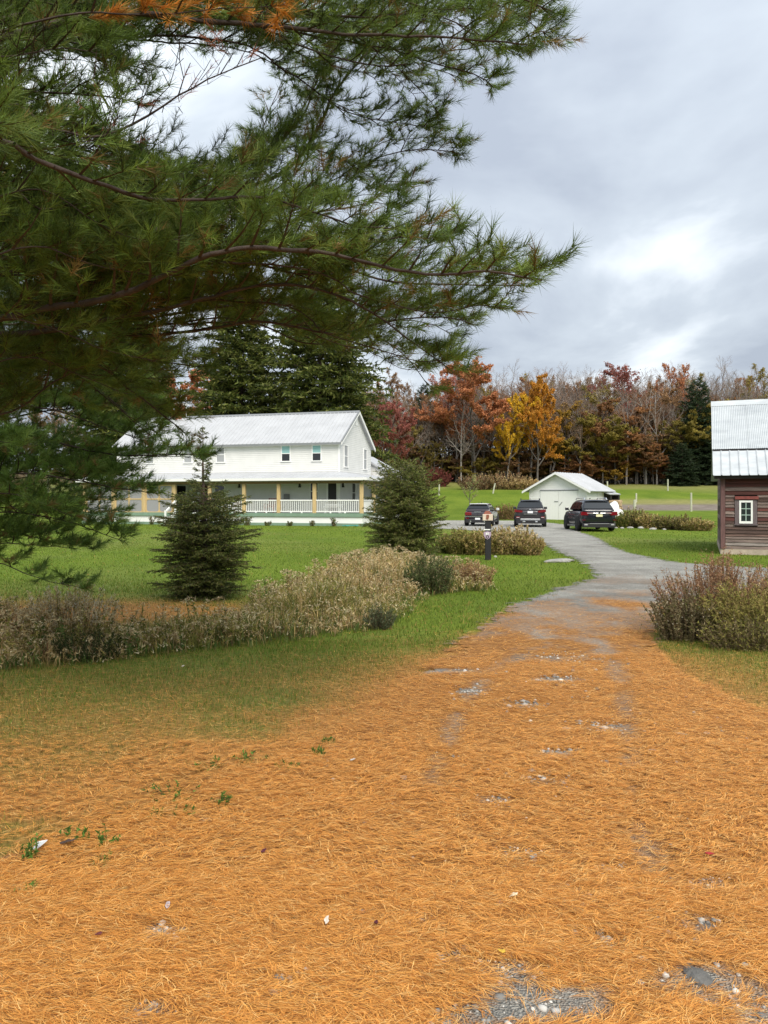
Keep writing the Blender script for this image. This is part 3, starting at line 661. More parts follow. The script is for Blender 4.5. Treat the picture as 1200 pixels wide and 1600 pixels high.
MB().quad((0, .01, 0), (0, GL, 0), (0, GL, GE), (0, .01, GE)).add([(0, GL, 0), (GW-.01, GL, 0), (GW-.01, GL, GE), (GW/2, GL, GR), (0, GL, GE)], [(0, 1, 2, 3, 4)]).build('back_wall', M['garage_siding'], gar)
MB().box(GW-.005, GW+.04, -.04, .08, .05, GE-.1).box(-.04, .06, -.045, -.023, .05, GE-.1).box(GW-.08, GW-.006, -.045, -.023, .05, GE-.1).build('corner_board', M['white_trim'], gar)
MB().box(GW+.023, GW+.05, 1.85, 1.95, .05, GE-.15).build('batten', M['white_trim'], gar)
gs = (GR-GE)/(GW/2); go = .5
def roof_pair(parent, W, E, Rz, y0, y1, o_, matr):
    s = (Rz-E)/(W/2)
    for sg in (0, 1):
        mb = MB(); xe = -o_ if sg == 0 else W+o_
        q = [(xe, y0, E-s*o_+.06), (xe, y1, E-s*o_+.06), (W/2, y1, Rz+.06), (W/2, y0, Rz+.06)]
        if sg == 0: q = [q[1], q[0], q[3], q[2]]
        mb.slab(*q, .07); n = int((y1-y0)/.45)
        for i in range(n+1):
            y = y0+(y1-y0)*i/n; a = Vector((xe, y, E-s*o_+.06)); b_ = Vector((W/2, y, Rz+.06))
            mb.add([a+Vector((0, -.025, 0)), a+Vector((0, 0, .035)), a+Vector((0, .025, 0)), b_+Vector((0, -.025, 0)), b_+Vector((0, 0, .035)), b_+Vector((0, .025, 0))], [(0, 3, 4, 1), (1, 4, 5, 2), (0, 1, 2)])
        mb.build('roof_slope', matr, parent)
roof_pair(gar, GW, GE, GR, -.45, GL+.4, go, M['white_metal'])
mb = MB()
for xe in (-go, GW+go):
    a = Vector((xe, -.47, GE-gs*go-.12)); b_ = Vector((GW/2, -.47, GR-.12)); u = Vector((0, 0, .17)); d_ = Vector((0, -.04, 0))
    mb.add([a, b_, b_+u, a+u, a+d_, b_+d_, b_+u+d_, a+u+d_], [(0, 1, 2, 3), (7, 6, 5, 4), (0, 4, 5, 1), (2, 6, 7, 3), (0, 3, 7, 4), (1, 5, 6, 2)])
mb.build('rake_board', M['white_trim'], gar)
MB().box(1.0, 4.5, -.10, -.025, 2.46, 2.54).build('door_track', M['grey_trim'], gar)
for xa, xb in ((1.04, 2.735), (2.755, 4.45)):
    dmb = MB().box(xa, xb, -.07, -.026, .04, 2.45); d_ = dmb.build('door', M['white_trim'], gar)
    for i in range(1, 7): xx = xa+(xb-xa)*i/7; MB().box(xx-.008, xx+.008, -.077, -.071, .06, 2.43).build('batten', M['garage_siding'], d_)
MB().box(2.35, 2.7, -.11, -.078, 1.55, 1.6).build('door_latch', M['grey_trim'], gar)
MB().slab((2.8, -.10, 1.25), (2.84, -.10, 1.22), (3.1, -.10, 1.52), (3.06, -.10, 1.55), .02).build('door_handle', M['grey_trim'], gar)
# open lean-to at the far right corner
ln = MB().slab((GW+.02, GL-1.2, 2.42), (GW+.75, GL-1.2, 2.2), (GW+.75, GL+.9, 2.2), (GW+.02, GL+.9, 2.42), .08).build('lean_to_roof', M['white_metal'], gar)
MB().box(GW+.03, GW+.12, GL-.9, GL+.8, .0, 2.3).build('lean_to_back', M['dark_wood'], gar)
MB().box(GW+.12, GW+.7, GL+.7, GL+.8, .0, 2.15).build('lean_to_end', M['dark_wood'], gar)
for y in (GL-1.0, GL+.6): MB().box(GW+.6, GW+.7, y, y+.1, 0, 2.15).build('lean_to_post', M['dark_wood'], gar)
def gw_(x, y, z=0): return (12.54+x*math.cos(PH)+y*math.sin(PH), 66.0-x*math.sin(PH)+y*math.cos(PH), z)
rg2 = random.Random(5)
wood = mat('cut_wood', (.50, .36, .22), .85, .35, 6, objvar=.25)
for r_ in range(6):
    for c_ in range(4):
        p = gw_(GW+.85+rg2.uniform(-.03, .03), GL-1.0+c_*.32+(r_ % 2)*.1, .15+r_*.28)
        ob = MB().lathe([(.05, -.35), (.14, -.35), (.145, .0), (.135, .35), (.05, .35)], 9, (0, 0, 0), 'x').build('firewood_log', wood)
        ob.location = p; ob.rotation_euler = (rg2.uniform(0, 3), rg2.uniform(-.05, .05), -PH+rg2.uniform(-.15, .15))
        tag(ob, 'cut firewood log stacked by the right corner of the white garage', 'log', 'firewood stacked beside the garage')
def lump(name, matr, size, seed, sub=3, rough=.22, flat=0.0):
    bm = bmesh.new(); bmesh.ops.create_icosphere(bm, subdivisions=sub, radius=1)
    for v in bm.verts:
        n = vnoise(np.array([v.co.x*1.3+seed*3.1+v.co.z]), np.array([v.co.y*1.3+v.co.z*.7]), 1.3, seed, 3)[0]-.5
        v.co *= 1+n*2*rough
        v.co.x *= size[0]; v.co.y *= size[1]; v.co.z *= size[2]
        if v.co.z < -size[2]*flat: v.co.z = -size[2]*flat
    me = bpy.data.meshes.new(name); bm.to_mesh(me); bm.free()
    for p in me.polygons: p.use_smooth = sub > 2
    return link(name, me, None, matr)
o = lump('tarp_bundle', M['white_trim'], (.55, .5, .8), 3, 3, .3, .9); q = PT(957, 800, 60.5); o.location = (q.x, q.y, .72)
tag(o, 'white tarpaulin bundle leaning beside the garage behind the black car', 'tarpaulin')
o = MB().lathe([(.0, -.05), (.4, -.04), (.48, 0), (.46, .03), (.0, .06)], 20, (0, 0, 0), 'y').build('round_lid', M['white_trim'], None, True)
q = PT(967, 796, 60); o.location = (q.x, q.y, .5); o.rotation_euler = (.15, .1, .4); tag(o, 'round white lid propped against the tarpaulin bundle', 'lid')

# ------------------------------------------------------------------ weathered barn
BE = R(22.5)
barn = thing('weathered_barn', 'weathered red brown board barn with grey metal roof and small window', 'barn', (10.36, 23.6, 0.0), -BE)
BL, BD, ez = 8.0, 6.0, 2.42
MB().box(-.02, BL, -.03, BD, -.1, .17).build('foundation', M['concrete'], barn)
rgb = random.Random(12); z = .17; Wx0, Wx1, Wz0, Wz1 = .504, .875, .95, 1.65
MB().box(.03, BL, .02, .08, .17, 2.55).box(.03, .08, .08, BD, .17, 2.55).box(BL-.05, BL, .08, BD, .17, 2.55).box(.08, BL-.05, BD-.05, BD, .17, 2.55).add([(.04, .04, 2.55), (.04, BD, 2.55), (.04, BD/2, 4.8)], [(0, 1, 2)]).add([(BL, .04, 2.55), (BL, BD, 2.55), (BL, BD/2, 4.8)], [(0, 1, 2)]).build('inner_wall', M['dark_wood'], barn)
i = 0
while z < 2.42:
    h = rgb.choice([.075, .085, .095, .105, .12]); z1 = min(z+h, 2.46)
    f = (z-.17)/2.25
    if i < 4: mt = BOARDS[rgb.choice([3, 2, 2, 3])]
    else:
        pr = rgb.random(); mt = BOARDS[0] if pr < sstep(.55, .95, f)*1.1+.03 else BOARDS[3] if pr > .93 else BOARDS[2] if pr > .62 else BOARDS[1]
    segs = [(.12, BL)]
    if rgb.random() < .5: c_ = rgb.uniform(1.2, 5); segs = [(.12, c_), (c_+.006, BL)]
    if z < Wz1+.16 and z1 > Wz0-.03:
        segs = [(.12, Wx0-.13), (Wx1+.13, BL)]
    for a, b_ in segs:
        s0, s1 = rgb.uniform(-.006, .006), rgb.uniform(-.006, .006); e0, e1 = rgb.uniform(0, .012), rgb.uniform(0, .012)
        MB().add([(a, -.035-e0, z+s0), (b_, -.035-e1, z+s1), (b_, -.012, z1+s1+.006), (a, -.012, z1+s0+.006), (a, .018, z+s0), (b_, .018, z+s1), (b_, .018, z1+s1), (a, .018, z1+s0)],
                 [(0, 1, 2, 3), (7, 6, 5, 4), (0, 4, 5, 1), (3, 2, 6, 7), (0, 3, 7, 4), (1, 5, 6, 2)]).build('board', mt, barn)
    z = z1+.003; i += 1
z = .17
while z < 2.42:                                   # upright-worn boards of the left side
    h = rgb.choice([.1, .12, .14]); z1 = min(z+h, 2.46)
    MB().box(.0, .028, .03, BD, z, z1-.006).build('board', BOARDS[rgb.choice([1, 2, 2])], barn); z = z1
MB().box(-.015, .115, -.055, .018, .17, 2.45).build('corner_board', mat('corner_board', (.16, .085, .08), .85, .4, 4, stretch=(6, 6, .7)), barn)
MB().box(-.04, -.016, .02, .14, .17, 2.45).build('corner_board', M['old_trim'], barn)
# window of the barn
wf = MB(); wf.box(Wx0, Wx0+.05, -.06, 0, Wz0, Wz1).box(Wx1-.05, Wx1, -.06, 0, Wz0, Wz1).box(Wx0+.05, Wx1-.05, -.06, 0, Wz0, Wz0+.07).box(Wx0+.05, Wx1-.05, -.06, 0, Wz1-.06, Wz1)
wn_ = wf.build('window', M['white_trim'], barn)
cx = (Wx0+Wx1)/2; px0, px1, pz0, pz1 = Wx0+.05, Wx1-.05, Wz0+.07, Wz1-.06
mm = MB().box(cx-.01, cx+.01, -.045, -.02, pz0, pz1)
for k in (1, 2): zz_ = pz0+(pz1-pz0)*k/3; mm.box(px0, cx-.01, -.043, -.02, zz_-.01, zz_+.01).box(cx+.01, px1, -.043, -.02, zz_-.01, zz_+.01)
mm.build('muntin', mat('pale_green_muntin', (.42, .55, .48), .6), wn_)
for a, b_ in ((px0, cx-.01), (cx+.01, px1)):
    for k in range(3):
        MB().box(a, b_, -.03, -.022, pz0+(pz1-pz0)*k/3+.01*(k > 0), pz0+(pz1-pz0)*(k+1)/3-.01*(k < 2)).build('pane', mat('pane_dark', (.012, .02, .018), .25, 0, 1), wn_)
MB().box(Wx0-.12, Wx0-.004, -.05, .018, Wz0-.02, Wz1+.03).build('window_casing', M['old_trim'], wn_); MB().box(Wx1+.004, Wx1+.12, -.05, .018, Wz0-.02, Wz1+.03).build('window_casing', M['old_trim'], wn_)
MB().box(Wx0-.14, Wx1+.14, -.075, .018, Wz0-.055, Wz0-.022).build('sill', M['old_trim'], wn_)
MB().box(Wx0-.12, Wx1+.16, -.085, .018, Wz1+.035, Wz1+.13).build('lintel', M['red_wood'], wn_)
# roof: a lower course of seamed panels, above it corrugated sheets, with a dark lap between
sl_ = .76; y0, z0 = -.32, 2.43
def rp(r): return (y0+r, z0+sl_*r)
ang = math.atan(sl_)
MB().slab((-.22, *rp(0)), (BL+.3, *rp(0)), (BL+.3, *rp(3.3)), (-.22, *rp(3.3)), .06).build('roof_deck', M['galv_edge'], barn)
MB().slab((BL+.3, BD+.3, 2.43), (-.22, BD+.3, 2.43), (-.22, *rp(3.32)), (BL+.3, *rp(3.32)), .06).build('roof_back_slope', M['galv'], barn)
n = 34; pw = (BL+.54)/n; nrm = Vector((0, -math.sin(ang), math.cos(ang)))
for k in range(n):
    xa = -.24+k*pw; lift = .012+rgb.uniform(0, .006); mb = MB()
    a, b_ = Vector((0, *rp(-.05))), Vector((0, *rp(1.0)))
    vs = []
    for p, w_ in ((a, 1), (b_, 1)):
        for xx, oz in ((xa+.002, .03), (xa+.014, .03), (xa+.02, .004), (xa+pw-.02, .004), (xa+pw-.014, .03), (xa+pw-.002, .03)): vs.append(Vector((xx, p.y, p.z))+nrm*(oz+lift))
    mb.add(vs, [(q, q+1, q+7, q+6) for q in range(5)]); mb.add([v-nrm*.006 for v in vs], [(q+6, q+7, q+1, q) for q in range(5)]); mb.add(vs[:6]+[v-nrm*.006 for v in vs[:6]], [(q, q+6, q+7, q+1) for q in range(5)])
    mb.build('roof_panel', M['galv'], barn)
nsheet = 8; sw = (BL+.54)/nsheet
for k in range(nsheet):
    xa = -.25+k*sw; mb = MB(); cnt = 40; vs = []; jog = rgb.uniform(-.015, .015)
    for p in (Vector((0, *rp(1.05+jog))), Vector((0, *rp(3.34)))):
        for q in range(cnt+1): vs.append(Vector((xa+sw*q/cnt*1.01, p.y, p.z))+nrm*(.045+.011*math.cos(q*math.pi)+.004*(k % 2)))
    mb.add(vs, [(q, q+1, q+cnt+2, q+cnt+1) for q in range(cnt)]); mb.build('roof_sheet', M['galv'], barn)
MB().prism([(y0+3.12, z0+sl_*3.12+.07), (y0+3.32, z0+sl_*3.32+.11), (y0+3.52, z0+sl_*3.12+.07)], 'x', -.26, BL+.3).build('ridge_cap', M['galv'], barn)
MB().box(-.2, BL, y0+.03, y0+.09, z0-.12, z0-.03).build('eave_board', M['dark_wood'], barn)
for k in range(14): xx = -.1+k*.62; MB().box(xx-.03, xx+.03, y0+.1, -.01, z0-.1, z0-.02).build('rafter_tail', M['old_trim'], barn)

# ------------------------------------------------------------------ cars
M['tyre'] = mat('tyre', (.018, .018, .018), .85, .2, 10)
M['rim'] = mat('alloy_rim', (.45, .46, .47), .3, .1, 4, metal=.8)
M['chrome'] = mat('chrome', (.75, .76, .78), .15, .02, 2, metal=1.0)
M['trim_black'] = mat('black_plastic', (.018, .018, .02), .55, .1, 6)
M['car_glass'] = mat('car_glass', (.012, .014, .016), .04, 0, 1, spec=.8)
M['tail_red'] = mat('tail_lamp', (.16, .008, .012), .12, .1, 6, coat=.6)
M['tail_clear'] = mat('reverse_lamp', (.55, .52, .52), .15, .05, 4)
M['plate_white'] = mat('number_plate', (.75, .76, .78), .5, .05, 20)
M['plate_yellow'] = mat('yellow_plate', (.70, .66, .42), .5, .05, 20)
def loft(sections, closed_ends=True):
    n = len(sections[0]); mb = MB(); vs = [p for s in sections for p in s]; fs = []
    for i in range(len(sections)-1):
        for j in range(n-1): fs.append((i*n+j, i*n+j+1, (i+1)*n+j+1, (i+1)*n+j))
        fs.append((i*n+n-1, i*n, (i+1)*n, (i+1)*n+n-1))
    if closed_ends: fs += [tuple(range(n)), tuple(range((len(sections)-1)*n, len(sections)*n))[::-1]]
    mb.add(vs, fs); return mb
def smooth_sub(o, lv=2):
    for p in o.data.polygons: p.use_smooth = True
    md = o.modifiers.new('sub', 'SUBSURF'); md.levels = lv; md.render_levels = lv; return o
def interp(tab, y):
    ys = [t[0] for t in tab]
    return [float(np.interp(y, ys, [t[k] for t in tab])) for k in range(1, len(tab[0]))]
def make_car(label, rear_xy, heading, P):
    """rear middle at rear_xy; front towards +y before turning; heading clockwise from +Y"""
    L, W, Hh, belt, hood = P['L'], P['W'], P['H'], P['belt'], P['hood']; wr = P['wr']; hwid = W/2
    rz = -heading
    t = thing('parked_car', label, 'car', (rear_xy[0], rear_xy[1], .013), rz, 'cars parked on the gravel by the garage')
    paint = mat('car_paint', P['color'], .25, .05, 3, coat=.5, spec=.5)
    # lower body
    st = [(0.00, .86, .50, belt-.13), (.03, .95, .36, belt-.03), (.10, .985, .30, belt), (.30, 1.0, .24, belt), (.50, 1.0, .22, belt-.015), (.70, 1.0, .24, belt-.04), (.80, .985, .26, hood), (.92, .93, .28, hood-.07), (.98, .82, .34, hood-.16), (1.0, .66, .42, hood-.28)]
    secs = []
    for f, w, zb, zt in st:
        a = hwid*w; zm = zb+(zt-zb)*.5; half = [(a*.80, zb), (a*.955, zb+.08), (a*1.0, zm), (a*.985, zt-.10), (a*.91, zt), (a*.45, zt+.025)]
        y = f*L
        secs.append([(x, y, z) for x, z in half]+[(-x, y, z) for x, z in half[::-1]])
    body = smooth_sub(loft(secs).build('body', paint, t), 2)
    # cabin
    roof = Hh
    cs = [(P['rg0'], belt+.0, .90), (P['rg0']+.02, belt+.10, .875), (P['rg1'], roof-.07, .70), (P['rg1']+.05, roof-.01, .67), (.48, roof, .66), (.60, roof-.04, .66), (.66, roof-.14, .70), (.79, belt-.02, .84)]
    secs = []
    for f, zt, w in cs:
        y = f*L; a, b_ = hwid*.90, hwid*w; zbt = belt-.06
        half = [(a, zbt), (a+(b_-a)*.55, zbt+(zt-zbt)*.55), (b_, max(zt-.05, zbt+.01)), (b_*.86, zt), (b_*.4, zt+.012)]
        secs.append([(x, y, z) for x, z in half]+[(-x, y, z) for x, z in half[::-1]])
    smooth_sub(loft(secs).build('cabin', paint, t), 1)
    tabs = [(f*L, zt, hwid*w) for f, zt, w in cs]
    def side_pt(y, k, sg, off=.012):
        zt, b_ = interp(tabs, y); a = hwid*.90; zbt = belt-.06; top = max(zt-.05, zbt+.01)
        z = zbt+(top-zbt)*k; x = a+(b_-a)*k
        return (sg*(x+off), y, z)
    if P.get('roof_mat'):
        rs = []
        for f in np.linspace(P['rg1']+.01, .60, 8):
            y = f*L; zt, b_ = interp(tabs, y); rs.append([(x*b_, y, zt+.02-abs(x)**3*.03) for x in (-.9, -.5, 0, .5, .9)])
        mb = MB()
        for i in range(len(rs)-1):
            for j in range(4): mb.slab(rs[i][j], rs[i][j+1], rs[i+1][j+1], rs[i+1][j], .012)
        mb.build('roof_panel', P['roof_mat'], t, True)
    for sg in (-1, 1):
        for (f0, f1) in P['side_glass']:
            mb = MB(); ys = np.linspace(f0*L, f1*L, 5)
            for ya, yb in zip(ys[:-1], ys[1:]): mb.quad(side_pt(ya, .22, sg), side_pt(yb, .22, sg), side_pt(yb, .86, sg), side_pt(ya, .86, sg))
            mb.build('side_window', M['car_glass'], t)
        # mirrors, handles, sill, arches, wheels
        my = .665*L; mr = MB().box(sg*hwid*.93-(.0 if sg > 0 else .20), sg*hwid*.93+(.20 if sg > 0 else 0), my, my+.11, belt-.0, belt+.15, .025).build('wing_mirror', P.get('mirror_mat', paint), t)
        MB().box(min(sg*hwid*.86, sg*hwid*.95), max(sg*hwid*.86, sg*hwid*.95), my+.02, my+.07, belt-.02, belt+.03).build('stalk', M['trim_black'], mr)
        for f in (.40, .60): MB().box(min(sg*hwid*.985, sg*hwid*1.012), max(sg*hwid*.985, sg*hwid*1.012), f*L-.1, f*L+.1, belt-.16, belt-.125, .008).build('door_handle', M['chrome'], t)
        MB().box(min(sg*hwid*.93, sg*hwid*1.0), max(sg*hwid*.93, sg*hwid*1.0), .30*L, .70*L, .22, .33, .03).build('sill_cladding', M['trim_black'] if not P.get('chrome_sill') else M['chrome'], t)
        for f in P['axles']:
            y = f*L; prof = []
            for k in range(13):
                a_ = math.pi*(k/12)*1.1-math.pi*.05; prof.append((y+math.cos(a_)*(wr+.075), wr+math.sin(a_)*(wr+.075)))
            MB().prism(prof, 'x', min(sg*hwid*.90, sg*hwid*1.008), max(sg*hwid*.90, sg*hwid*1.008)).build('wheel_arch', M['trim_black'], t)
            wx = sg*(hwid-.115)
            w_ = MB().lathe([(wr*.62, -.115), (wr*.93, -.115), (wr, -.085), (wr, .085), (wr*.93, .115), (wr*.62, .115)], 28, (0, 0, 0), 'x').build('wheel', M['tyre'], t, True)
            w_.location = (wx+sg*.03, y, wr)
            rm = MB(); rm.lathe([(wr*.60, -.02), (wr*.66, .09), (wr*.66, .10), (wr*.60, .05)], 28, (0, 0, 0), 'x')
            for k in range(10):
                a_ = k*2*math.pi/10; c_, s_ = math.cos(a_), math.sin(a_); pz = (-s_, c_)
                p0 = (c_*wr*.1, s_*wr*.1); p1 = (c_*wr*.62, s_*wr*.62)
                rm.slab((.085, p0[0]-pz[0]*.03, p0[1]-pz[1]*.03), (.085, p1[0]-pz[0]*.022, p1[1]-pz[1]*.022), (.085, p1[0]+pz[0]*.022, p1[1]+pz[1]*.022), (.085, p0[0]+pz[0]*.03, p0[1]+pz[1]*.03), .03)
            rm.lathe([(.0, .06), (.05, .06), (.05, .105), (.0, .11)], 12, (0, 0, 0), 'x')
            ri = rm.build('rim', M['rim'], w_)
            if sg < 0: ri.rotation_euler = (0, 0, math.pi)
    # rear window and windscreen
    def rearq(f0, f1, k0, k1, off):
        (za, ba), (zb, bb) = interp(tabs, f0*L), interp(tabs, f1*L)
        return [(-ba*k0, f0*L-off, za+.012), (ba*k0, f0*L-off, za+.012), (bb*k1, f1*L-off, zb+.0), (-bb*k1, f1*L-off, zb+.0)]
    a, b_, c_, d_ = rearq(P['rg0']+.022, P['rg1']-.004, .90, .90, .035); MB().slab(a, b_, c_, d_, .02).build('rear_window', M['car_glass'], t)
    a, b_, c_, d_ = rearq(.775, .668, .88, .90, -.035); MB().slab(b_, a, d_, c_, .02).build('windscreen', M['car_glass'], t)
    zr = interp(tabs, P['rg1']*L)[0]
    MB().box(-hwid*.62, hwid*.62, P['rg1']*L-.14, P['rg1']*L+.12, zr+.035, zr+.075, .015).build('spoiler', P.get('roof_mat', paint), t)
    MB().prism([(.50*L*.9, roof+.02), (.42*L, roof+.02), (.40*L, roof+.09)], 'x', -.02, .02).build('antenna_fin', M['trim_black'], t)
    if P.get('rails'):
        for sg in (-1, 1): MB().tube([(sg*hwid*.60, P['rg1']*L+.12, roof-.02), (sg*hwid*.60, P['rg1']*L+.2, roof+.07), (sg*hwid*.60, .55*L, roof+.07), (sg*hwid*.60, .59*L, roof-.02)], .025, 6).build('roof_rail', P['rails'], t)
    # lower bumper and parts seen from behind
    MB().box(-hwid*.90, hwid*.90, -.035, .18, .22, P.get('bump', .44), .05).build('rear_bumper', M['trim_black'], t)
    P['rear'](t, hwid, paint)
    # nose
    MB().box(-hwid*.55, hwid*.55, L-.03, L+.02, hood-.42, hood-.2, .03).build('grille', M['trim_black'], t)
    for sg in (-1, 1): MB().box(min(sg*hwid*.5, sg*hwid*.80), max(sg*hwid*.5, sg*hwid*.80), L-.14, L-.03, hood-.24, hood-.12, .02).build('headlight', M['tail_clear'], t)
    return t
def B(mb, *a): return mb.box(*a)
def rear_small(t, w, paint):
    for sg in (-1, 1):
        MB().box(min(sg*w*.45, sg*w*.93), max(sg*w*.45, sg*w*.93), -.03, .13, .70, .90, .04).build('tail_light', M['tail_red'], t)
        MB().box(min(sg*w*.62, sg*w*.86), max(sg*w*.62, sg*w*.86), -.055, .0, .48, .53, .01).build('reflector', M['tail_red'], t)
        MB().lathe([(.03, -.06), (.045, -.06), (.045, .1), (.03, .1)], 12, (sg*.45, 0, .30), 'y').build('exhaust_pipe', M['chrome'], t)
    MB().box(-.008, .008, -.028, -.0, .62, 1.0).build('door_gap', M['trim_black'], t)
    MB().box(-.22, .22, -.05, -.01, .885, .915, .008).build('door_handle', M['chrome'], t)
    MB().box(-.16, .16, -.06, -.036, .41, .53).build('number_plate', M['plate_white'], t)
    MB().box(-w*.92, w*.92, -.045, .02, .60, .625).build('bumper_strip', M['chrome'], t)
    MB().box(-.03, .03, .5, .54, 1.45, 1.49).build('rear_wiper_base', M['trim_black'], t)
make_car('dark plum hatchback with a pale roof, leftmost of the parked cars', (5.98, 49.0), R(15), dict(L=4.25, W=1.80, H=1.44, belt=.99, hood=.98, wr=.32, color=(.035, .03, .036), rg0=.015, rg1=.085, axles=(.17, .80),
    side_glass=((.12, .30), (.32, .48), (.50, .64)), roof_mat=mat('silver_roof', (.62, .63, .64), .3, .05, 3, coat=.4), mirror_mat=mat('pale_mirror', (.6, .62, .62), .3), rear=rear_small))
def rear_suv(t, w, paint):
    for sg in (-1, 1):
        MB().prism([(sg*w*.46, 1.00), (sg*w*.98, 1.10), (sg*w*.985, .93), (sg*w*.52, .90)], 'y', -.03, .22).build('tail_light', M['tail_red'], t)
        MB().box(min(sg*w*.66, sg*w*.90), max(sg*w*.66, sg*w*.90), -.06, .02, .56, .66, .02).build('rear_fog_lamp', M['tail_red'], t)
        MB().box(min(sg*w*.68, sg*w*.86), max(sg*w*.68, sg*w*.86), -.07, -.03, .58, .61).build('reverse_light', M['tail_clear'], t)
        MB().box(min(sg*w*.48, sg*w*.30), max(sg*w*.48, sg*w*.30), -.06, .05, .30, .38, .02).build('exhaust_pipe', M['chrome'], t)
    MB().box(-.16, .16, -.05, -.02, .86, .99).build('number_plate', M['plate_white'], t)
    MB().box(-.07, .07, -.045, -.015, 1.06, 1.12, .02).build('badge', M['chrome'], t)
    MB().box(-w*.42, w*.42, -.06, -.01, .79, .815).build('tailgate_trim', M['chrome'], t)
    MB().box(-w*.62, w*.62, -.07, -.01, .42, .52, .02).build('skid_plate', M['rim'], t)
make_car('charcoal SUV with black roof rails, middle of the three parked cars', (8.95, 47.0), R(10.5), dict(L=4.75, W=1.92, H=1.68, belt=1.08, hood=1.08, wr=.37, color=(.022, .020, .024), rg0=.02, rg1=.10, axles=(.19, .80),
    side_glass=((.14, .30), (.32, .48), (.50, .645)), rails=M['trim_black'], rear=rear_suv, bump=.55))
def rear_lux(t, w, paint):
    for sg in (-1, 1):
        MB().prism([(sg*w*.30, .985), (sg*w*.97, 1.05), (sg*w*.99, .86), (sg*w*.62, .86), (sg*w*.58, .94), (sg*w*.30, .95)], 'y', -.03, .26).build('tail_light', M['tail_red'], t)
        MB().box(min(sg*w*.34, sg*w*.66), max(sg*w*.34, sg*w*.66), -.045, -.02, .955, .98).build('reverse_light', M['tail_clear'], t)
        MB().box(min(sg*w*.62, sg*w*.82), max(sg*w*.62, sg*w*.82), -.05, .08, .33, .39, .02).build('exhaust_pipe', mat('dull_steel', (.32, .32, .33), .4), t)
        MB().box(min(sg*w*.74, sg*w*.92), max(sg*w*.74, sg*w*.92), -.03, .02, .60, .63).build('reflector', M['tail_red'], t)
    MB().box(-.17, .17, -.045, -.02, .78, .91).build('number_plate', M['plate_yellow'], t)
    MB().box(-w*.34, w*.34, -.05, -.01, .93, .975, .01).build('tailgate_trim', M['chrome'], t)
    MB().lathe([(.0, -.02), (.06, -.02), (.06, .02), (.0, .02)], 14, (0, -.04, 1.02), 'y').build('badge', M['chrome'], t)
    MB().box(-w*.52, w*.52, -.052, -.01, .405, .428).build('bumper_strip', mat('satin_strip', (.30, .30, .31), .4), t)
make_car('glossy black crossover with yellowish number plate, nearest of the parked cars', (11.32, 40.4), R(1.5), dict(L=4.85, W=1.93, H=1.69, belt=1.09, hood=1.06, wr=.385, color=(.008, .009, .016), rg0=.025, rg1=.125, axles=(.195, .79),
    side_glass=((.16, .31), (.33, .49), (.51, .645)), rails=M['chrome'], rear=rear_lux, chrome_sill=True))

# ------------------------------------------------------------------ sign post by the flower bed
sx_, sy_ = G(762.5, 875); q = thing('sign_post', 'dark square post with a pale shield sign, standing before the dry flower bed', 'sign post', (sx_, sy_, 0), R(-6))
MB().box(-.082, .082, -.082, .082, 0, 1.10, .012).build('post', M['black_paint'], q)
sh = [(-.10, .78), (-.10, .69), (-.06, .61), (0, .575), (.06, .61), (.10, .69), (.10, .78), (.0, .80)]
s_ = MB().prism([(x-.02, z) for x, z in sh], 'y', -.104, -.084).build('shield_sign', mat('mauve_sign', (.42, .32, .42), .5, .2, 30), q)
MB().box(-.065, .03, -.110, -.105, .735, .762).box(-.065, -.04, -.110, -.105, .70, .735).box(-.04, .03, -.1095, -.105, .70, .715).build('sign_mark', M['white_trim'], s_)
ring = MB()
for k in range(12):
    a0, a1 = 2*math.pi*k/12, 2*math.pi*(k+1)/12
    ring.slab((-.02+.045*math.cos(a0), -.108, .645+.045*math.sin(a0)), (-.02+.045*math.cos(a1), -.108, .645+.045*math.sin(a1)), (-.02+.026*math.cos(a1), -.108, .645+.026*math.sin(a1)), (-.02+.026*math.cos(a0), -.108, .645+.026*math.sin(a0)), .003)
ring.build('sign_ring', M['black_paint'], s_)
MB().box(-.12, .06, -.106, -.084, .83, .86).build('name_strip', M['white_trim'], q)
bxp = MB().box(-.15, .13, -.11, .10, 1.10, 1.27, .012).build('top_box', mat('cream_board', (.66, .55, .44), .7, .15, 12), q)
MB().prism([(-.06, 1.13), (.0, 1.12), (.03, 1.2), (.02, 1.26), (-.05, 1.255)], 'y', -.118, -.111).build('picture_blot', mat('rust_blot', (.25, .09, .05), .7, .4, 30), bxp)
MB().prism([(-.12, 1.272), (.10, 1.272), (.07, 1.31), (.03, 1.36), (-.06, 1.36), (-.1, 1.31)], 'y', -.09, .08).build('lid', mat('dusty_red', (.36, .13, .09), .7, .4, 20), bxp)

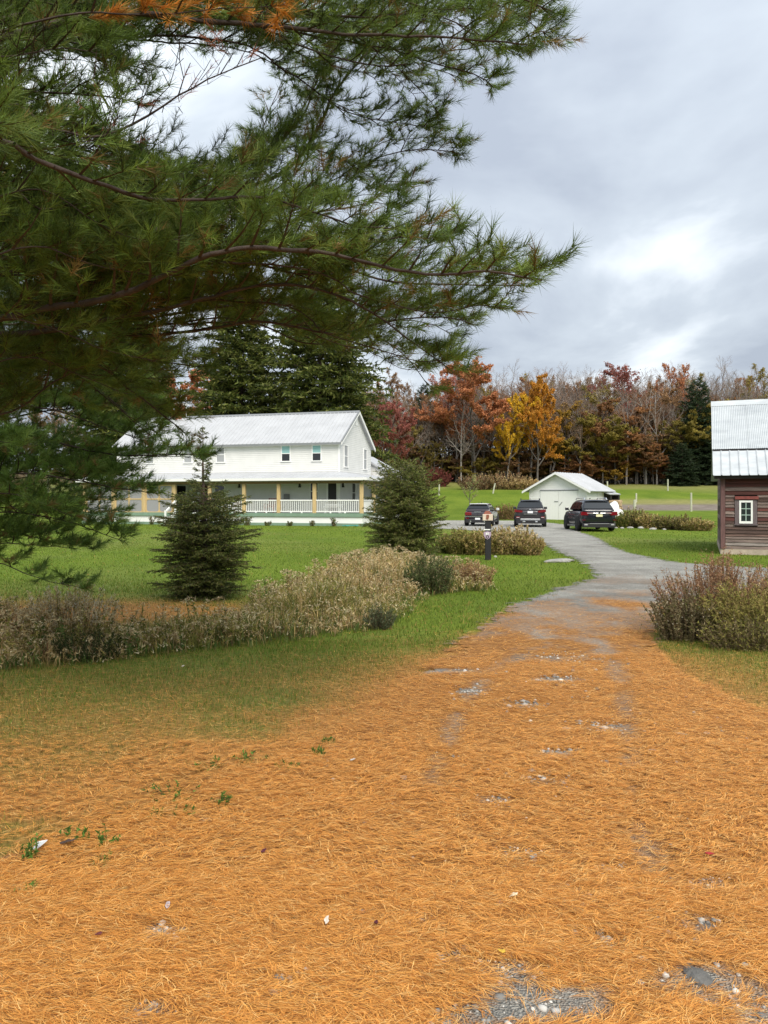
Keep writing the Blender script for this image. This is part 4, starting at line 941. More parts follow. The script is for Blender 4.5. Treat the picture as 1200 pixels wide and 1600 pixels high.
# ------------------------------------------------------------------ pale posts in the meadow
def ground_at(px, py):
    """follow the sight line of a pixel to the terrain"""
    lo = None
    for d in np.arange(15, 160, .25):
        z = EYE+(782-py)/1200*d; x = (px-600)/1200*d
        if z <= Hs(x, d): return x, d, Hs(x, d)
    return (px-600)/1200*130, 130, Hs(0, 130)
for px, yt, yb, lean, lab in ((1043.5, 749, 767, 0, 'pale fence post highest on the meadow, left of the barn'), (994, 771, 785, .02, 'pale post at the bank, rear one of a close pair'), (991.5, 781, 798, .03, 'short stout pale post before the bank, front one of a close pair'),
                               (1080, 770, 799, 0, 'tall thin pale post nearest to the barn'), (949, 752, 766, 0, 'pale post rising behind the garage roof'), (770, 755, 771, .22, 'leaning pale post beside the brown thicket'), (686, 757, 774, .02, 'pale post left of the small sapling in the meadow')):
    x, d, z = ground_at(px, yb); h = (yb-yt)/1200*d; r_ = .11 if lean != .03 else .17
    o = MB().tube([(0, 0, -.2), (lean*.5*h, 0, h*.5), (lean*h, 0, h-.03), (lean*h, 0, h)], [r_, r_*.95, r_*.9, r_*.6], 8).build('fence_post', M['post_wood']); o.location = (x, d, z)
    tag(o, lab, 'post', 'pale posts in the meadow')

# ------------------------------------------------------------------ stones
def stone(label, px, py, size, seed, matr='stone', group=None, sink=.3, d=None, name='stone'):
    x, y = G(px, py); o = lump(name, M[matr], size, seed, 2 if size[0] < .3 else 3, .34 if matr == 'slate' else .26, .5); o.location = (x, y, Hs(x, y)+size[2]*.25); o.rotation_euler = (0, 0, seed*1.7)
    return tag(o, label, 'stone', group)
stone('broad flat pale boulder in the grass beside the driveway bend', 873, 878, (.48, .22, .07), 4)
for k, (px, py, s) in enumerate(((834, 864, .13), (838, 861, .10), (818, 867, .07), (806, 866, .08), (774, 871, .06))):
    stone(['first', 'second', 'third', 'fourth', 'fifth'][k]+' pale edging stone from the right end of the flower bed', px, py, (s, s*.8, s*.7), 10+k, group='stones edging the flower bed')
for k, (px, py, s) in enumerate(((962, 825.5, .15), (972, 826, .18), (985, 825.5, .2), (1001, 826, .26), (1020, 827.5, .22), (1038, 828, .15), (890, 795, .2))[:6]):
    stone(['first', 'second', 'third', 'fourth', 'fifth', 'sixth'][k]+' white edging stone from the black crossover under the shrubs', px, py, (s, s*.7, s*.45), 20+k, group='white stones edging the shrub bed')
stone('larger pale flat stone in the needles, right side of the driveway', 1068, 1151, (.085, .05, .012), 31)
stone('smaller pale flat stone beside the larger one in the needles', 1105, 1149.5, (.06, .045, .012), 32)
stone('grey flat stone in the middle of the needle covered driveway', 888, 1138, (.07, .06, .012), 33)
stone('round pale grey stone on the driveway below the flat pair', 1022, 1178, (.055, .06, .012), 34)
stone('dark slate slab lying on needles at the lawn edge', 322, 1281, (.045, .035, .016), 35, 'slate')
stone('dark slate slab among sprigs where lawn meets needles', 524, 1168, (.07, .05, .018), 36, 'slate')
stone('grey stone half buried in needles at the near left', 345, 1512, (.03, .022, .014), 38, 'stone')
stone('pale grey pebble in needles at the bottom left edge', 262, 1584, (.022, .016, .010), 39, 'stone')
stone('large dark slate chunk in the bare gravel patch at near right', 1090, 1527, (.062, .045, .03), 40, 'slate')
stone('long dark slate sliver in needles above the bare gravel', 1098, 1447, (.085, .03, .014), 41, 'slate')
# loose pebbles of the bare patches (uncountable)
rp_ = rng_of(77); V_, F_, C_ = [], [], []; off = 0
ico = bmesh.new(); bmesh.ops.create_icosphere(ico, subdivisions=1, radius=1); iv = np.array([v.co[:] for v in ico.verts]); ifc = np.array([[v.index for v in f.verts] for f in ico.faces]); ico.free()
cand = []
for tx, ty, tr in TRACKS:
    n = int(30+420*tr); cand.append(np.stack([rp_.normal(tx, tr*.9, n), rp_.normal(ty, tr*.75, n)], 1))
cand.append(np.stack([rp_.uniform(-.6, 2.6, 450), rp_.uniform(1.9, 8, 450)], 1)); cand = np.concatenate(cand)
cand = cand[drive_sd(cand[:, 0], cand[:, 1]) > .3]
sz = np.exp(rp_.normal(math.log(.0045), .55, len(cand))).clip(.002, .016)*np.where(cand[:, 1] > 4.5, 1.5, 1)
for (x, y), s in zip(cand, sz):
    v = iv*(1+rp_.normal(0, .16, iv.shape))*np.array([s*rp_.uniform(.8, 1.5), s*rp_.uniform(.8, 1.2), s*.65]); a = rp_.uniform(0, 6.3); ca, sa = math.cos(a), math.sin(a)
    v = np.stack([v[:, 0]*ca-v[:, 1]*sa+x, v[:, 0]*sa+v[:, 1]*ca+y, v[:, 2]+.014+s*.2], 1); v[:, 2] += Hs(x, y)
    V_.append(v); F_.append(ifc+off); g_ = rp_.choice([.16, .24, .34, .48, .60], p=[.28, .28, .22, .14, .08])*rp_.uniform(.8, 1.2); C_.append(np.tile(np.array([g_, g_*.96, g_*.88]), (len(v), 1))); off += len(v)
o = link('loose_gravel', np_mesh('loose_gravel', np.concatenate(V_), np.concatenate(F_), np.concatenate(C_)), None, leaf_mat('loose_stone', trans=0.0, rough=.9)); tag(o, 'loose grey gravel showing through the fallen needles', 'gravel', kind='stuff')

# fallen leaves and scraps
def leaf_scrap(label, px, py, size, colr, seed, name='fallen_leaf', cat='leaf'):
    x, y = G(px, py); r_ = random.Random(seed); n = 9; mb = MB(); ring = []
    for k in range(n):
        a = 2*math.pi*k/n; rr = size*(.6+.5*r_.random())*(1.25 if k in (0, 4) else 1); ring.append((rr*math.cos(a), rr*.62*math.sin(a), size*.25*r_.random()))
    vs = [(0, 0, size*.16)]+ring+[(0, 0, size*.15)]+[(p[0], p[1], p[2]-.002) for p in ring]
    fs = [(0, k+1, (k+1) % n+1) for k in range(n)]+[(n+1, n+2+(k+1) % n, n+2+k) for k in range(n)]+[(k+1, n+2+k, n+2+(k+1) % n, (k+1) % n+1) for k in range(n)]
    mb.add(vs, fs); o = mb.build(name, mat('scrap', colr, .7, .3, 60)); o.location = (x, y, Hs(x, y)+.042); o.rotation_euler = (r_.uniform(-.35, .35), r_.uniform(-.35, .35), r_.uniform(0, 6)); return tag(o, label, cat)
leaf_scrap('crumpled white paper scrap beside the sprig at the far left', 63, 1332, .042, (.72, .73, .74), 1, 'paper_scrap', 'paper')
leaf_scrap('dark curled leaf right of the white paper scrap', 105, 1327, .034, (.07, .045, .035), 2)
leaf_scrap('dark red curled leaf in the needles below the slate slab', 412, 1341, .018, (.10, .02, .03), 3)
leaf_scrap('pale grey pink leaf in the needles at the near left', 262, 1431, .020, (.42, .36, .36), 4)
leaf_scrap('pale leaf lying in needles near the picture middle', 510, 1456, .018, (.62, .55, .46), 5)
leaf_scrap('maroon leaf right of the pale leaf in the near needles', 588, 1459, .016, (.10, .015, .025), 6)
leaf_scrap('bright red leaf on the right side of the driveway', 1108, 1345, .024, (.38, .03, .03), 7)
leaf_scrap('yellow leaf at the edge of the bare gravel', 784, 1503, .02, (.75, .48, .06), 8)
leaf_scrap('cream leaf in the needles above the bare gravel', 802, 1411, .02, (.70, .58, .40), 9)
leaf_scrap('small pale leaf on needles right of the slate slab', 551, 1193, .022, (.6, .56, .5), 10)
leaf_scrap('small dark red leaf near the bottom left', 154, 1480, .014, (.13, .03, .03), 11)
leaf_scrap('white leaf scrap lying on the green lawn before the tall weeds', 286, 1049, .035, (.7, .62, .5), 12)

# ------------------------------------------------------------------ vegetation tools
def unit(a): return a/(np.linalg.norm(a, axis=-1, keepdims=True)+1e-12)
def frusta(A, B_, ra, rb, k=4):
    """tapered tubes between arrays of points"""
    n = len(A); D = unit(B_-A); ref = np.where(np.abs(D[:, 2:3]) < .9, np.array([[0, 0, 1.]]), np.array([[1., 0, 0]]))
    U = unit(np.cross(D, ref)); W_ = np.cross(D, U); th = 2*np.pi*np.arange(k)/k
    ring = U[:, None, :]*np.cos(th)[None, :, None]+W_[:, None, :]*np.sin(th)[None, :, None]
    V = np.concatenate([A[:, None, :]+ring*ra[:, None, None], B_[:, None, :]+ring*rb[:, None, None]], 1).reshape(-1, 3)
    base = np.arange(n)[:, None]*2*k; j = np.arange(k); jn = (j+1) % k
    F = np.stack([base+j, base+jn, base+jn+k, base+j+k], -1).reshape(-1, 4)
    return V, F
def leaf_tris(P, D, L, W, rng):
    """single pointed blades rooted at P along D"""
    n = len(P); D = unit(D); s = unit(np.cross(D, unit(rng.normal(0, 1, (n, 3))))); h = s*(W/2)[:, None]
    V = np.stack([P-h, P+h, P+D*L[:, None]], 1).reshape(-1, 3)
    return V, np.arange(3*n).reshape(-1, 3)
def leaf_diamonds(P, D, L, W, rng):
    n = len(P); D = unit(D); s = unit(np.cross(D, unit(rng.normal(0, 1, (n, 3))))); h = s*(W/2)[:, None]; m = P+D*(L*.5)[:, None]
    V = np.stack([P, m-h, P+D*L[:, None], m+h], 1).reshape(-1, 3)
    return V, np.arange(4*n).reshape(-1, 4)
def pick(pal, n, rng, jit=.25, p=None):
    pal = np.array(pal); c = pal[rng.choice(len(pal), n, p=p)]; return c*(1+rng.uniform(-jit, jit, (n, 1)))
def on_segments(A, B_, w, n, rng):
    """n random points along segments, chosen by weight w"""
    k = rng.choice(len(A), n, p=w/w.sum()); t = rng.uniform(0, 1, n); return A[k]+(B_[k]-A[k])*t[:, None], k, t

# ------------------------------------------------------------------ conifers of spruce kind
SPRUCE = [[.028, .05, .014], [.045, .07, .016], [.065, .09, .02], [.09, .10, .028], [.018, .032, .011]]
def spruce_meshes(height, radius, seed, nbr, ntw, nleaf, ll, lw, droop=.25, spindle=.2, lowest=.03, pal=SPRUCE, full=.9, shape=None, twigs=True, skip=.35):
    rng = rng_of(seed); A, B_, ra, rb = [], [], [], []; TA, TB = [], []
    zs = np.linspace(0, height, 14); wob = np.cumsum(rng.normal(0, .004*height, (14, 2)), 0)*.4; wob[0] = 0
    tr0 = height*.016+.012
    spine = np.stack([wob[:, 0], wob[:, 1], zs], 1)
    def at(t): return np.array([np.interp(t*height, zs, spine[:, 0]), np.interp(t*height, zs, spine[:, 1]), t*height])
    for i in range(13): A.append(spine[i]); B_.append(spine[i+1]); ra.append(tr0*(1-i/13)+.004); rb.append(tr0*(1-(i+1)/13)+.004)
    wA, wB, wra, wrb = [], [], [], []
    for i in range(nbr):
        u = (i+rng.uniform(0, 1))/nbr; t = lowest+(0.995-lowest)*(1-(1-u)**.8) if True else u
        if t > 1-spindle and rng.uniform() < skip: continue
        prof = min(1.0, (1-t)**full*1.25)*(0.55+.45*min(1, (t-lowest)/.12+.35))
        if t > 1-spindle: prof = max(prof, .10)*.8
        if shape: prof = float(np.interp(t, [a_ for a_, _ in shape], [b_ for _, b_ in shape]))
        ln = radius*prof*rng.uniform(.72, 1.18)+.02*height*(.4); az = i*2.39996+rng.uniform(-.4, .4)
        p = at(t); h = np.array([math.cos(az), math.sin(az), 0]); el = .75*t**2+rng.uniform(-.1, .12)-.15*(1-t)
        pts = [p]; 
        for s in range(1, 5):
            f = s/4; pts.append(p+h*ln*f+np.array([0, 0, ln*(el*f-droop*(f**1.4)*(1-.5*t)+.22*max(0, f-.55)**1.3)]))
        for s in range(4):
            wA.append(pts[s]); wB.append(pts[s+1]); wra.append(tr0*.22*(1-s/4.3)*(.4+.6*prof)); wrb.append(tr0*.22*(1-(s+1)/4.3)*(.4+.6*prof))
        side = np.array([-h[1], h[0], 0])
        m = max(3, int(ntw*(.35+prof)))
        for s in range(m):
            f = .12+.88*(s+rng.uniform(0, 1))/m; q = f*4; k = min(3, int(q)); b0 = pts[k]+(pts[k+1]-pts[k])*(q-k)
            sg = 1 if s % 2 else -1; d = h*.75+side*sg*rng.uniform(.5, 1.1)+np.array([0, 0, rng.uniform(-.35, .15)]); d /= np.linalg.norm(d)
            l2 = ln*.42*(1.08-f)*rng.uniform(.6, 1.25)+.018*height*.6
            TA.append(b0); TB.append(b0+d*l2)
        TA.append(pts[2]); TB.append(pts[4])
    wA, wB = np.array(wA), np.array(wB); TA, TB = np.array(TA), np.array(TB)
    if not twigs: TA_k, TB_k = TA[:0], TB[:0]
    else: TA_k, TB_k = TA, TB
    tv, tf = frusta(np.array(A), np.array(B_), np.array(ra), np.array(rb), 7)
    bv, bf = frusta(np.concatenate([wA, TA_k]), np.concatenate([wB, TB_k]), np.concatenate([wra, np.full(len(TA_k), tr0*.045)]), np.concatenate([wrb, np.full(len(TA_k), tr0*.02)]), 3)
    lens = np.linalg.norm(TB-TA, axis=1); P, k, tt = on_segments(TA, TB, lens+.03*height*.02, nleaf, rng)
    D = unit(TB-TA)[k]*rng.uniform(.5, 1.1, (nleaf, 1))+rng.normal(0, .42, (nleaf, 3)); 
    L = ll*rng.uniform(.6, 1.3, nleaf); W = lw*rng.uniform(.7, 1.3, nleaf)
    lv, lf = leaf_tris(P, D, L, W, rng)
    clump = rng.uniform(.75, 1.3, len(TA))[k]
    col = pick(pal, nleaf, rng, .25)*clump[:, None]
    return np_mesh('trunk', tv, tf, smooth=True), np_mesh('branches', bv, bf), np_mesh('foliage', lv, lf, np.repeat(col, 3, 0))
def conifer(name, label, loc, meshes, scale=1.0, rz=0.0, group=None, cat='tree'):
    t = thing(name, label, cat, loc, rz, group); t.scale = (scale,)*3 if isinstance(scale, (int, float)) else scale
    link('trunk', meshes[0], t, M['spruce_bark']); link('branch_frame', meshes[1], t, M['spruce_bark']); o = link('foliage', meshes[2], t, M['needles']); o['kind'] = 'stuff'; return t
x, y = G(318, 934)
conifer('young_spruce', 'dark young spruce with a thin bare leader on the lawn before the farmhouse', (x, y, 0), spruce_meshes(2.92, .82, 5, 330, 16, 90000, .045, .013, droop=.05, spindle=.42, skip=.62, lowest=.012, shape=[(0, .70), (.1, .9), (.25, 1.02), (.42, 1.0), (.54, .78), (.62, .46), (.68, .22), (.75, .13), (.9, .07), (1, .02)], pal=[[.08, .115, .028], [.125, .16, .036], [.17, .20, .046], [.22, .21, .07], [.045, .068, .018]]))
conifer('young_spruce', 'broad olive green young spruce beside the driveway lawn, right of the porch', (.60, 22.0, 0), spruce_meshes(2.62, 1.02, 8, 300, 12, 80000, .075, .021, droop=.0, spindle=.10, lowest=.015, shape=[(0, .95), (.2, 1.05), (.45, 1.1), (.65, 1.05), (.82, .82), (.93, .5), (1, .15)], pal=[[.10, .13, .028], [.155, .185, .04], [.21, .23, .055], [.23, .20, .08], [.06, .085, .022]]))
NS = [[.06, .085, .016], [.10, .125, .024], [.14, .16, .034], [.18, .19, .045], [.035, .05, .013]]
bigs = spruce_meshes(27, 7.6, 14, 400, 24, 80000, .48, .18, twigs=False, droop=.34, spindle=.04, lowest=.03, shape=[(0, .8), (.15, 1), (.4, .86), (.6, .66), (.8, .36), (1, .05)], pal=NS)
bigs2 = spruce_meshes(26, 7.2, 15, 380, 24, 75000, .48, .18, twigs=False, droop=.30, spindle=.04, lowest=.03, shape=[(0, .8), (.15, 1), (.4, .82), (.6, .6), (.8, .32), (1, .05)], pal=NS)
conifer('tall_spruce', 'tall drooping spruce behind the farmhouse roof, nearest its right gable', (-6.2, 74, .3), bigs)
conifer('tall_spruce', 'tall drooping spruce behind the middle of the farmhouse roof', (-14.2, 77, .4), bigs2, .97, 1.3)
conifer('tall_spruce', 'tall dark spruce mostly hidden by the big pine, left of the chimney', (-26.5, 80, .5), bigs, .92, 2.6)

# ------------------------------------------------------------------ the big white pines
PINE = [[.08, .128, .020], [.12, .185, .030], [.165, .24, .042], [.095, .145, .032], [.20, .26, .06], [.055, .085, .018], [.08, .128, .02], [.12, .18, .03], [.14, .205, .035], [.095, .15, .025], [.065, .105, .02], [.16, .22, .04], [.11, .165, .03], [.20, .13, .04]]
PINE_B = [[1.3*a_, 1.4*b_, 1.7*c_] for a_, b_, c_ in PINE]
def catmull(P, step):
    P = np.array(P); Q = np.vstack([2*P[0]-P[1], P, 2*P[-1]-P[-2]]); out = []
    for i in range(1, len(Q)-2):
        n = max(2, int(np.linalg.norm(Q[i+1]-Q[i])/step))
        for t in np.arange(n)/n:
            a, b_, c_, d_ = Q[i-1], Q[i], Q[i+1], Q[i+2]
            out.append(.5*((2*b_)+(-a+c_)*t+(2*a-5*b_+4*c_-d_)*t*t+(-a+3*b_-3*c_+d_)*t**3))
    out.append(P[-1]); return np.array(out)
def rot_to(D):
    """rotation matrices taking +Z to D"""
    D = unit(D); ref = np.where(np.abs(D[:, 2:3]) < .95, np.array([[0, 0, 1.]]), np.array([[1., 0, 0]])); U = unit(np.cross(ref, D)); W_ = np.cross(D, U)
    return np.stack([U, W_, D], 2)
def tuft_proto(nn, ll, ww, rng):
    th = rng.uniform(0, 2*np.pi, nn); sp = rng.uniform(.22, 1.05, nn)**1.0; D = np.stack([np.sin(sp)*np.cos(th), np.sin(sp)*np.sin(th), np.cos(sp)], 1)
    P = np.stack([np.zeros(nn), np.zeros(nn), rng.uniform(-.075, .02, nn)], 1); L = ll*rng.uniform(.7, 1.12, nn)
    return leaf_tris(P, D, L, np.full(nn, ww)*rng.uniform(.7, 1.2, nn), rng)[0]
def pine_limb(parent, path, r0, seed, sec=.75, gap=.072, start=.15, nn=34, ll=.095, ww=.0036, pal=PINE, dead=False, updir=.15, tips=1.0, droop=0.0):
    rng = rng_of(seed); C_ = catmull(path, .07); C_ = C_+np.cumsum(rng.normal(0, .004, C_.shape), 0)
    n = len(C_); seg = np.linalg.norm(np.diff(C_, axis=0), axis=1); s = np.concatenate([[0], np.cumsum(seg)]); Lp = s[-1]
    rr = r0*(1-.86*(s/Lp)**.8)*(1+rng.normal(0, .07, n))
    rr = rr*.78; A, B_, ra, rb = [C_[:-1]], [C_[1:]], [rr[:-1]], [rr[1:]]
    TP, TD = [], []; sA, sB, sr = [], [], []
    pos = start*Lp; sg = 1
    while pos < Lp:
        f = pos/Lp; i = min(n-2, np.searchsorted(s, pos)); p = C_[i]; tan = unit(C_[min(i+2, n-1)]-C_[max(i-2, 0)])
        side = unit(np.cross(tan, np.array([0, 0, 1.]))); sg = -sg
        roll = rng.normal(0, 1.1 if dead else .55); sd_ = side*math.cos(roll)*sg+np.array([0, 0, math.sin(abs(roll))*.6+updir*.5])
        d = unit(tan*rng.uniform(.45, .95)+sd_*rng.uniform(.55, 1.0)+np.array([0, 0, rng.uniform(-.12, .25)]))
        l2 = sec*(.28+.72*(1-f)**.75)*rng.uniform(.5, 1.2)
        m = max(2, int(l2/.085)); q = p.copy(); cur = d.copy(); sg2 = 1
        for k in range(m):
            nq = q+cur*(l2/m); sA.append(q); sB.append(nq); sr.append(max(.0018, (.0034 if dead else .0085)*(1-k/m)*(.5+sec)*(1.1-f*.5)))
            cur = unit(cur+rng.normal(0, .24 if dead else .10, 3)+np.array([0, 0, .05+updir*.15-droop*.12])); q = nq
            g = (k+1)/m
            if g > .22:
                for rep in range(2 if rng.uniform() < .45*tips else 1):
                    sg2 = -sg2; s2 = unit(np.cross(cur, np.array([0, 0, 1.])))
                    e_ = unit(cur*rng.uniform(.5, 1.1)+s2*sg2*rng.uniform(.4, 1.0)+np.array([0, 0, rng.uniform(-.25, .45)])); l3 = rng.uniform(.06, .20)*(1.25-.6*g)
                    end = q+e_*l3; sA.append(q); sB.append(end); sr.append(.0022)
                    TP.append(end); TD.append(unit(e_+np.array([0, 0, .18])))
                    if l3 > .11: TP.append(q+e_*l3*.5); TD.append(unit(e_+rng.normal(0, .25, 3)))
        TP.append(q); TD.append(cur); pos += gap*rng.uniform(.7, 1.35)
    TP.append(C_[-1]); TD.append(unit(C_[-1]-C_[-3]))
    A.append(np.array(sA)); B_.append(np.array(sB)); ra.append(np.array(sr)); rb.append(np.array(sr)*.75)
    big = frusta(A[0], B_[0], ra[0], rb[0], 6); sm = frusta(A[1], B_[1], ra[1]*1.15, rb[1]*1.15, 2); sm = (sm[0], sm[1][::2])
    Vw = np.concatenate([big[0], sm[0]]); Fw = np.concatenate([big[1], sm[1]+len(big[0])])
    limb = link('limb', np_mesh('limb', Vw, Fw, smooth=True), parent, M['bark'])
    TP, TD = np.array(TP), np.array(TD)
    if dead:
        k = rng.uniform(0, 1, len(TP)) < dead; TP, TD = TP[k], TD[k]
    protos = np.stack([tuft_proto(nn, ll, ww, rng) for _ in range(8)])
    idx = rng.integers(0, 8, len(TP)); RM = rot_to(TD); sc = rng.uniform(.75, 1.2, len(TP))
    Vn = np.einsum('nij,nkj->nki', RM, protos[idx]*sc[:, None, None])+TP[:, None, :]
    # needles hang a little
    Vn = Vn.reshape(-1, 3); col = np.repeat(pick(pal, len(TP), rng, .3), nn*3, 0)*np.repeat(rng.uniform(.8, 1.2, (len(TP)*nn, 1)), 3, 0)
    ft = link('needle_foliage', np_mesh('needle_foliage', Vn, np.arange(len(Vn)).reshape(-1, 3), col), limb, M['needles']); ft['kind'] = 'stuff'
    return limb
def pine(label, X, Y, height, r0, seed):
    t = thing('pine_tree', label, 'tree', (0, 0, 0)); rng = rng_of(seed)
    pts = [(X+rng.normal(0, .02), Y+rng.normal(0, .02), z) for z in np.linspace(-.1, height, 14)]
    o = MB().tube(pts, [r0*(1.25 if i == 0 else 1-.75*i/13) for i in range(14)], 14).build('trunk', M['bark'], t, True); return t
pa = pine('big white pine overhanging the driveway from the upper left', -3.5, 4.6, 12, .24, 1)
def TA_(z): return np.array([-3.5, 4.6, z])
def ip(*pts): return [np.array(PT(*p)) for p in pts]
LIMBS_A = [  # trunk height, way points (pixel, pixel, distance), radius, secondary length
    (2.9, [(-60, 500, 4.4), (60, 490, 4.3), (180, 470, 4.2), (330, 405, 4.0), (480, 400, 3.9), (640, 435, 3.8), (760, 440, 3.7), (845, 455, 3.6)], .042, .62),
    (3.1, [(-40, 245, 3.6), (60, 262, 3.6), (130, 290, 3.7), (260, 330, 3.9), (420, 330, 4.1), (560, 365, 4.2), (640, 370, 4.3)], .032, .55),
    (3.8, [(60, 180, 5.2), (220, 230, 5.6), (330, 290, 5.8), (430, 275, 6.0), (500, 210, 6.1), (550, 120, 6.2), (640, 20, 6.4), (700, -40, 6.4)], .042, .55),
    (4.4, [(-60, 60, 4.0), (150, 15, 4.2), (350, 25, 4.3), (550, 45, 4.5), (700, 50, 4.7), (820, 55, 4.8)], .038, .55),
    (5.0, [(100, -60, 4.4), (350, -70, 4.5), (600, -40, 4.6), (760, -30, 4.8), (850, 5, 4.9)], .036, .6),
    (4.6, [(80, -10, 4.8), (300, -5, 4.9), (480, 85, 5.1), (600, 120, 5.2), (650, 115, 5.2)], .028, .5),
    (2.8, [(-20, 520, 4.8), (200, 500, 4.7), (400, 455, 4.6), (540, 480, 4.5), (640, 545, 4.4), (690, 580, 4.35)], .034, .5),
    (2.7, [(-30, 470, 5.1), (200, 520, 5.2), (400, 500, 5.0), (520, 520, 5.0), (600, 500, 4.9), (690, 490, 4.8), (740, 500, 4.8)], .03, .5),
    (2.5, [(-20, 560, 5.2), (120, 565, 5.3), (220, 630, 5.4), (285, 680, 5.5)], .034, .55),
    (2.6, [(-20, 430, 4.7), (120, 410, 4.9), (260, 440, 5.1), (380, 470, 5.3)], .03, .65),
    (3.0, [(-20, 340, 4.6), (130, 380, 4.8), (280, 400, 5.0), (400, 420, 5.2)], .03, .65),
    (3.3, [(-40, 150, 4.2), (80, 140, 4.2), (180, 150, 4.3), (230, 165, 4.4)], .025, .5),
    (3.7, [(-30, 40, 4.4), (80, 60, 4.6), (170, 80, 4.8), (210, 120, 4.9)], .025, .6),
    (2.6, [(-60, 380, 5.5), (100, 330, 5.9), (200, 350, 6.2), (300, 370, 6.4)], .03, .7),
    (3.6, [(-30, 220, 5.4), (100, 250, 5.8), (200, 300, 6.2), (300, 350, 6.4)], .028, .65),
    (2.3, [(-30, 600, 5.6), (100, 560, 5.8), (220, 560, 6.0), (330, 570, 6.2)], .03, .65),
    (4.2, [(0, -20, 5.4), (120, 20, 5.7), (180, 60, 6.0)], .03, .7),
    (2.9, [(-30, 300, 4.1), (60, 330, 4.2), (150, 310, 4.4), (230, 290, 4.5)], .022, .45),
    (4.0, [(300, 330, 6.2), (420, 240, 6.5), (470, 160, 6.6), (500, 80, 6.8)], .026, .5),
    (3.9, [(330, 330, 6.4), (520, 300, 6.4), (600, 250, 6.4), (690, 240, 6.3), (725, 245, 6.3)], .026, .42),
    (4.8, [(300, 20, 5.6), (520, 20, 5.8), (640, 80, 5.9), (740, 110, 5.9), (770, 130, 5.9)], .028, .5),
    (2.9, [(300, 420, 4.6), (480, 440, 4.5), (600, 390, 4.3), (680, 385, 4.2), (720, 370, 4.2)], .02, .38),
    (2.6, [(100, 470, 5.8), (280, 470, 6.0), (420, 500, 6.2), (520, 545, 6.2)], .028, .6),
    (2.4, [(-30, 650, 5.0), (80, 600, 5.0), (160, 560, 5.0)], .022, .5),
    (3.4, [(-60, 130, 3.9), (40, 100, 3.9), (120, 90, 4.0), (180, 100, 4.1)], .016, .5),
    (3.2, [(-60, 230, 4.3), (60, 215, 4.4), (150, 235, 4.5), (210, 270, 4.6)], .016, .5),
    (2.9, [(-60, 330, 3.9), (60, 300, 3.9), (150, 350, 4.0), (240, 380, 4.1)], .016, .5),
    (2.7, [(-60, 420, 3.9), (50, 390, 3.9), (140, 420, 4.0), (230, 440, 4.1), (300, 440, 4.2)], .016, .5),
    (2.5, [(-60, 500, 4.2), (60, 500, 4.3), (170, 540, 4.4), (260, 560, 4.5)], .016, .5),
    (2.4, [(-60, 580, 4.6), (40, 560, 4.7), (130, 590, 4.8), (200, 620, 4.9)], .016, .5),
    (3.9, [(-60, 20, 4.2), (60, -5, 4.2), (140, 30, 4.3), (190, 40, 4.4)], .016, .5),
    (3.0, [(150, 380, 4.5), (300, 370, 4.5), (420, 380, 4.5), (520, 430, 4.5)], .016, .42),
    (4.3, [(320, 60, 6.0), (450, 110, 6.2), (540, 170, 6.3), (620, 190, 6.3), (680, 195, 6.2)], .022, .5),
    (4.1, [(330, 280, 6.3), (440, 230, 6.6), (520, 240, 6.8), (590, 280, 6.9), (650, 285, 6.8)], .022, .5),
    (4.9, [(420, 10, 5.6), (560, 60, 5.8), (650, 140, 6.0), (680, 180, 6.0)], .022, .45),
    (4.7, [(500, -20, 5.0), (640, 10, 5.1), (760, 70, 5.2), (815, 85, 5.2)], .022, .45),
    (5.2, [(600, -60, 5.2), (720, -10, 5.2), (800, 20, 5.2), (862, 60, 5.2)], .022, .45),
    (3.0, [(380, 420, 4.4), (560, 470, 4.3), (660, 500, 4.2), (740, 490, 4.1), (790, 500, 4.1)], .018, .36),
    (2.8, [(380, 470, 4.8), (520, 520, 4.7), (600, 540, 4.6), (660, 560, 4.6), (720, 560, 4.5)], .018, .36),
    (3.2, [(400, 370, 4.3), (560, 400, 4.2), (680, 415, 4.0), (770, 420, 3.9), (820, 415, 3.9)], .016, .3),
    (3.4, [(300, 310, 5.0), (440, 340, 5.2), (540, 330, 5.3), (600, 320, 5.3), (640, 330, 5.3)], .02, .42),
]
for i, (tz, pts, r_, sec) in enumerate(LIMBS_A): pine_limb(pa, [TA_(tz)]+ip(*pts), r_, 100+i, sec, start=.30 if i not in (2, 18, 19) else .42, tips=1.0)
rdup = random.Random(9)
for i, (tz, pts, r_, sec) in enumerate(LIMBS_A):
    for rep in range(2 if i in (9, 10, 13, 14, 15, 8, 3, 4, 7) else 1):
        if i in (11,): continue
        dd = rdup.uniform(.5, 1.5); oy = rdup.uniform(-35, 35); ox = rdup.uniform(-50, 5)
        q_ = [(px+ox, py+oy*(k_/len(pts))+(rdup.uniform(-12, 12)), d_+dd*min(1, (k_+1)/3)) for k_, (px, py, d_) in enumerate(pts)]
        pine_limb(pa, [TA_(tz+rdup.uniform(-.2, .3))]+ip(*q_), r_*.75, 400+i*3+rep, sec*1.05, gap=.09, start=.34 if i not in (2, 18, 19) else .45, nn=26, ww=.0044)
pine_limb(pa, [np.array([-3.5, 4.6, 2.6])]+ip((-200, 260, 2.9), (-70, 225, 2.5), (15, 205, 2.35)), .02, 160, .28, start=.72, nn=44, ww=.002)
pine_limb(pa, [TA_(2.9)]+ip((-40, 180, 4.0), (70, 200, 4.0), (150, 212, 4.0), (240, 165, 4.0), (330, 115, 4.0), (395, 85, 4.0)), .024, 161, .85, gap=.06, start=.42, dead=.10, pal=[[.30, .10, .06], [.38, .15, .09]], nn=14, ll=.06)
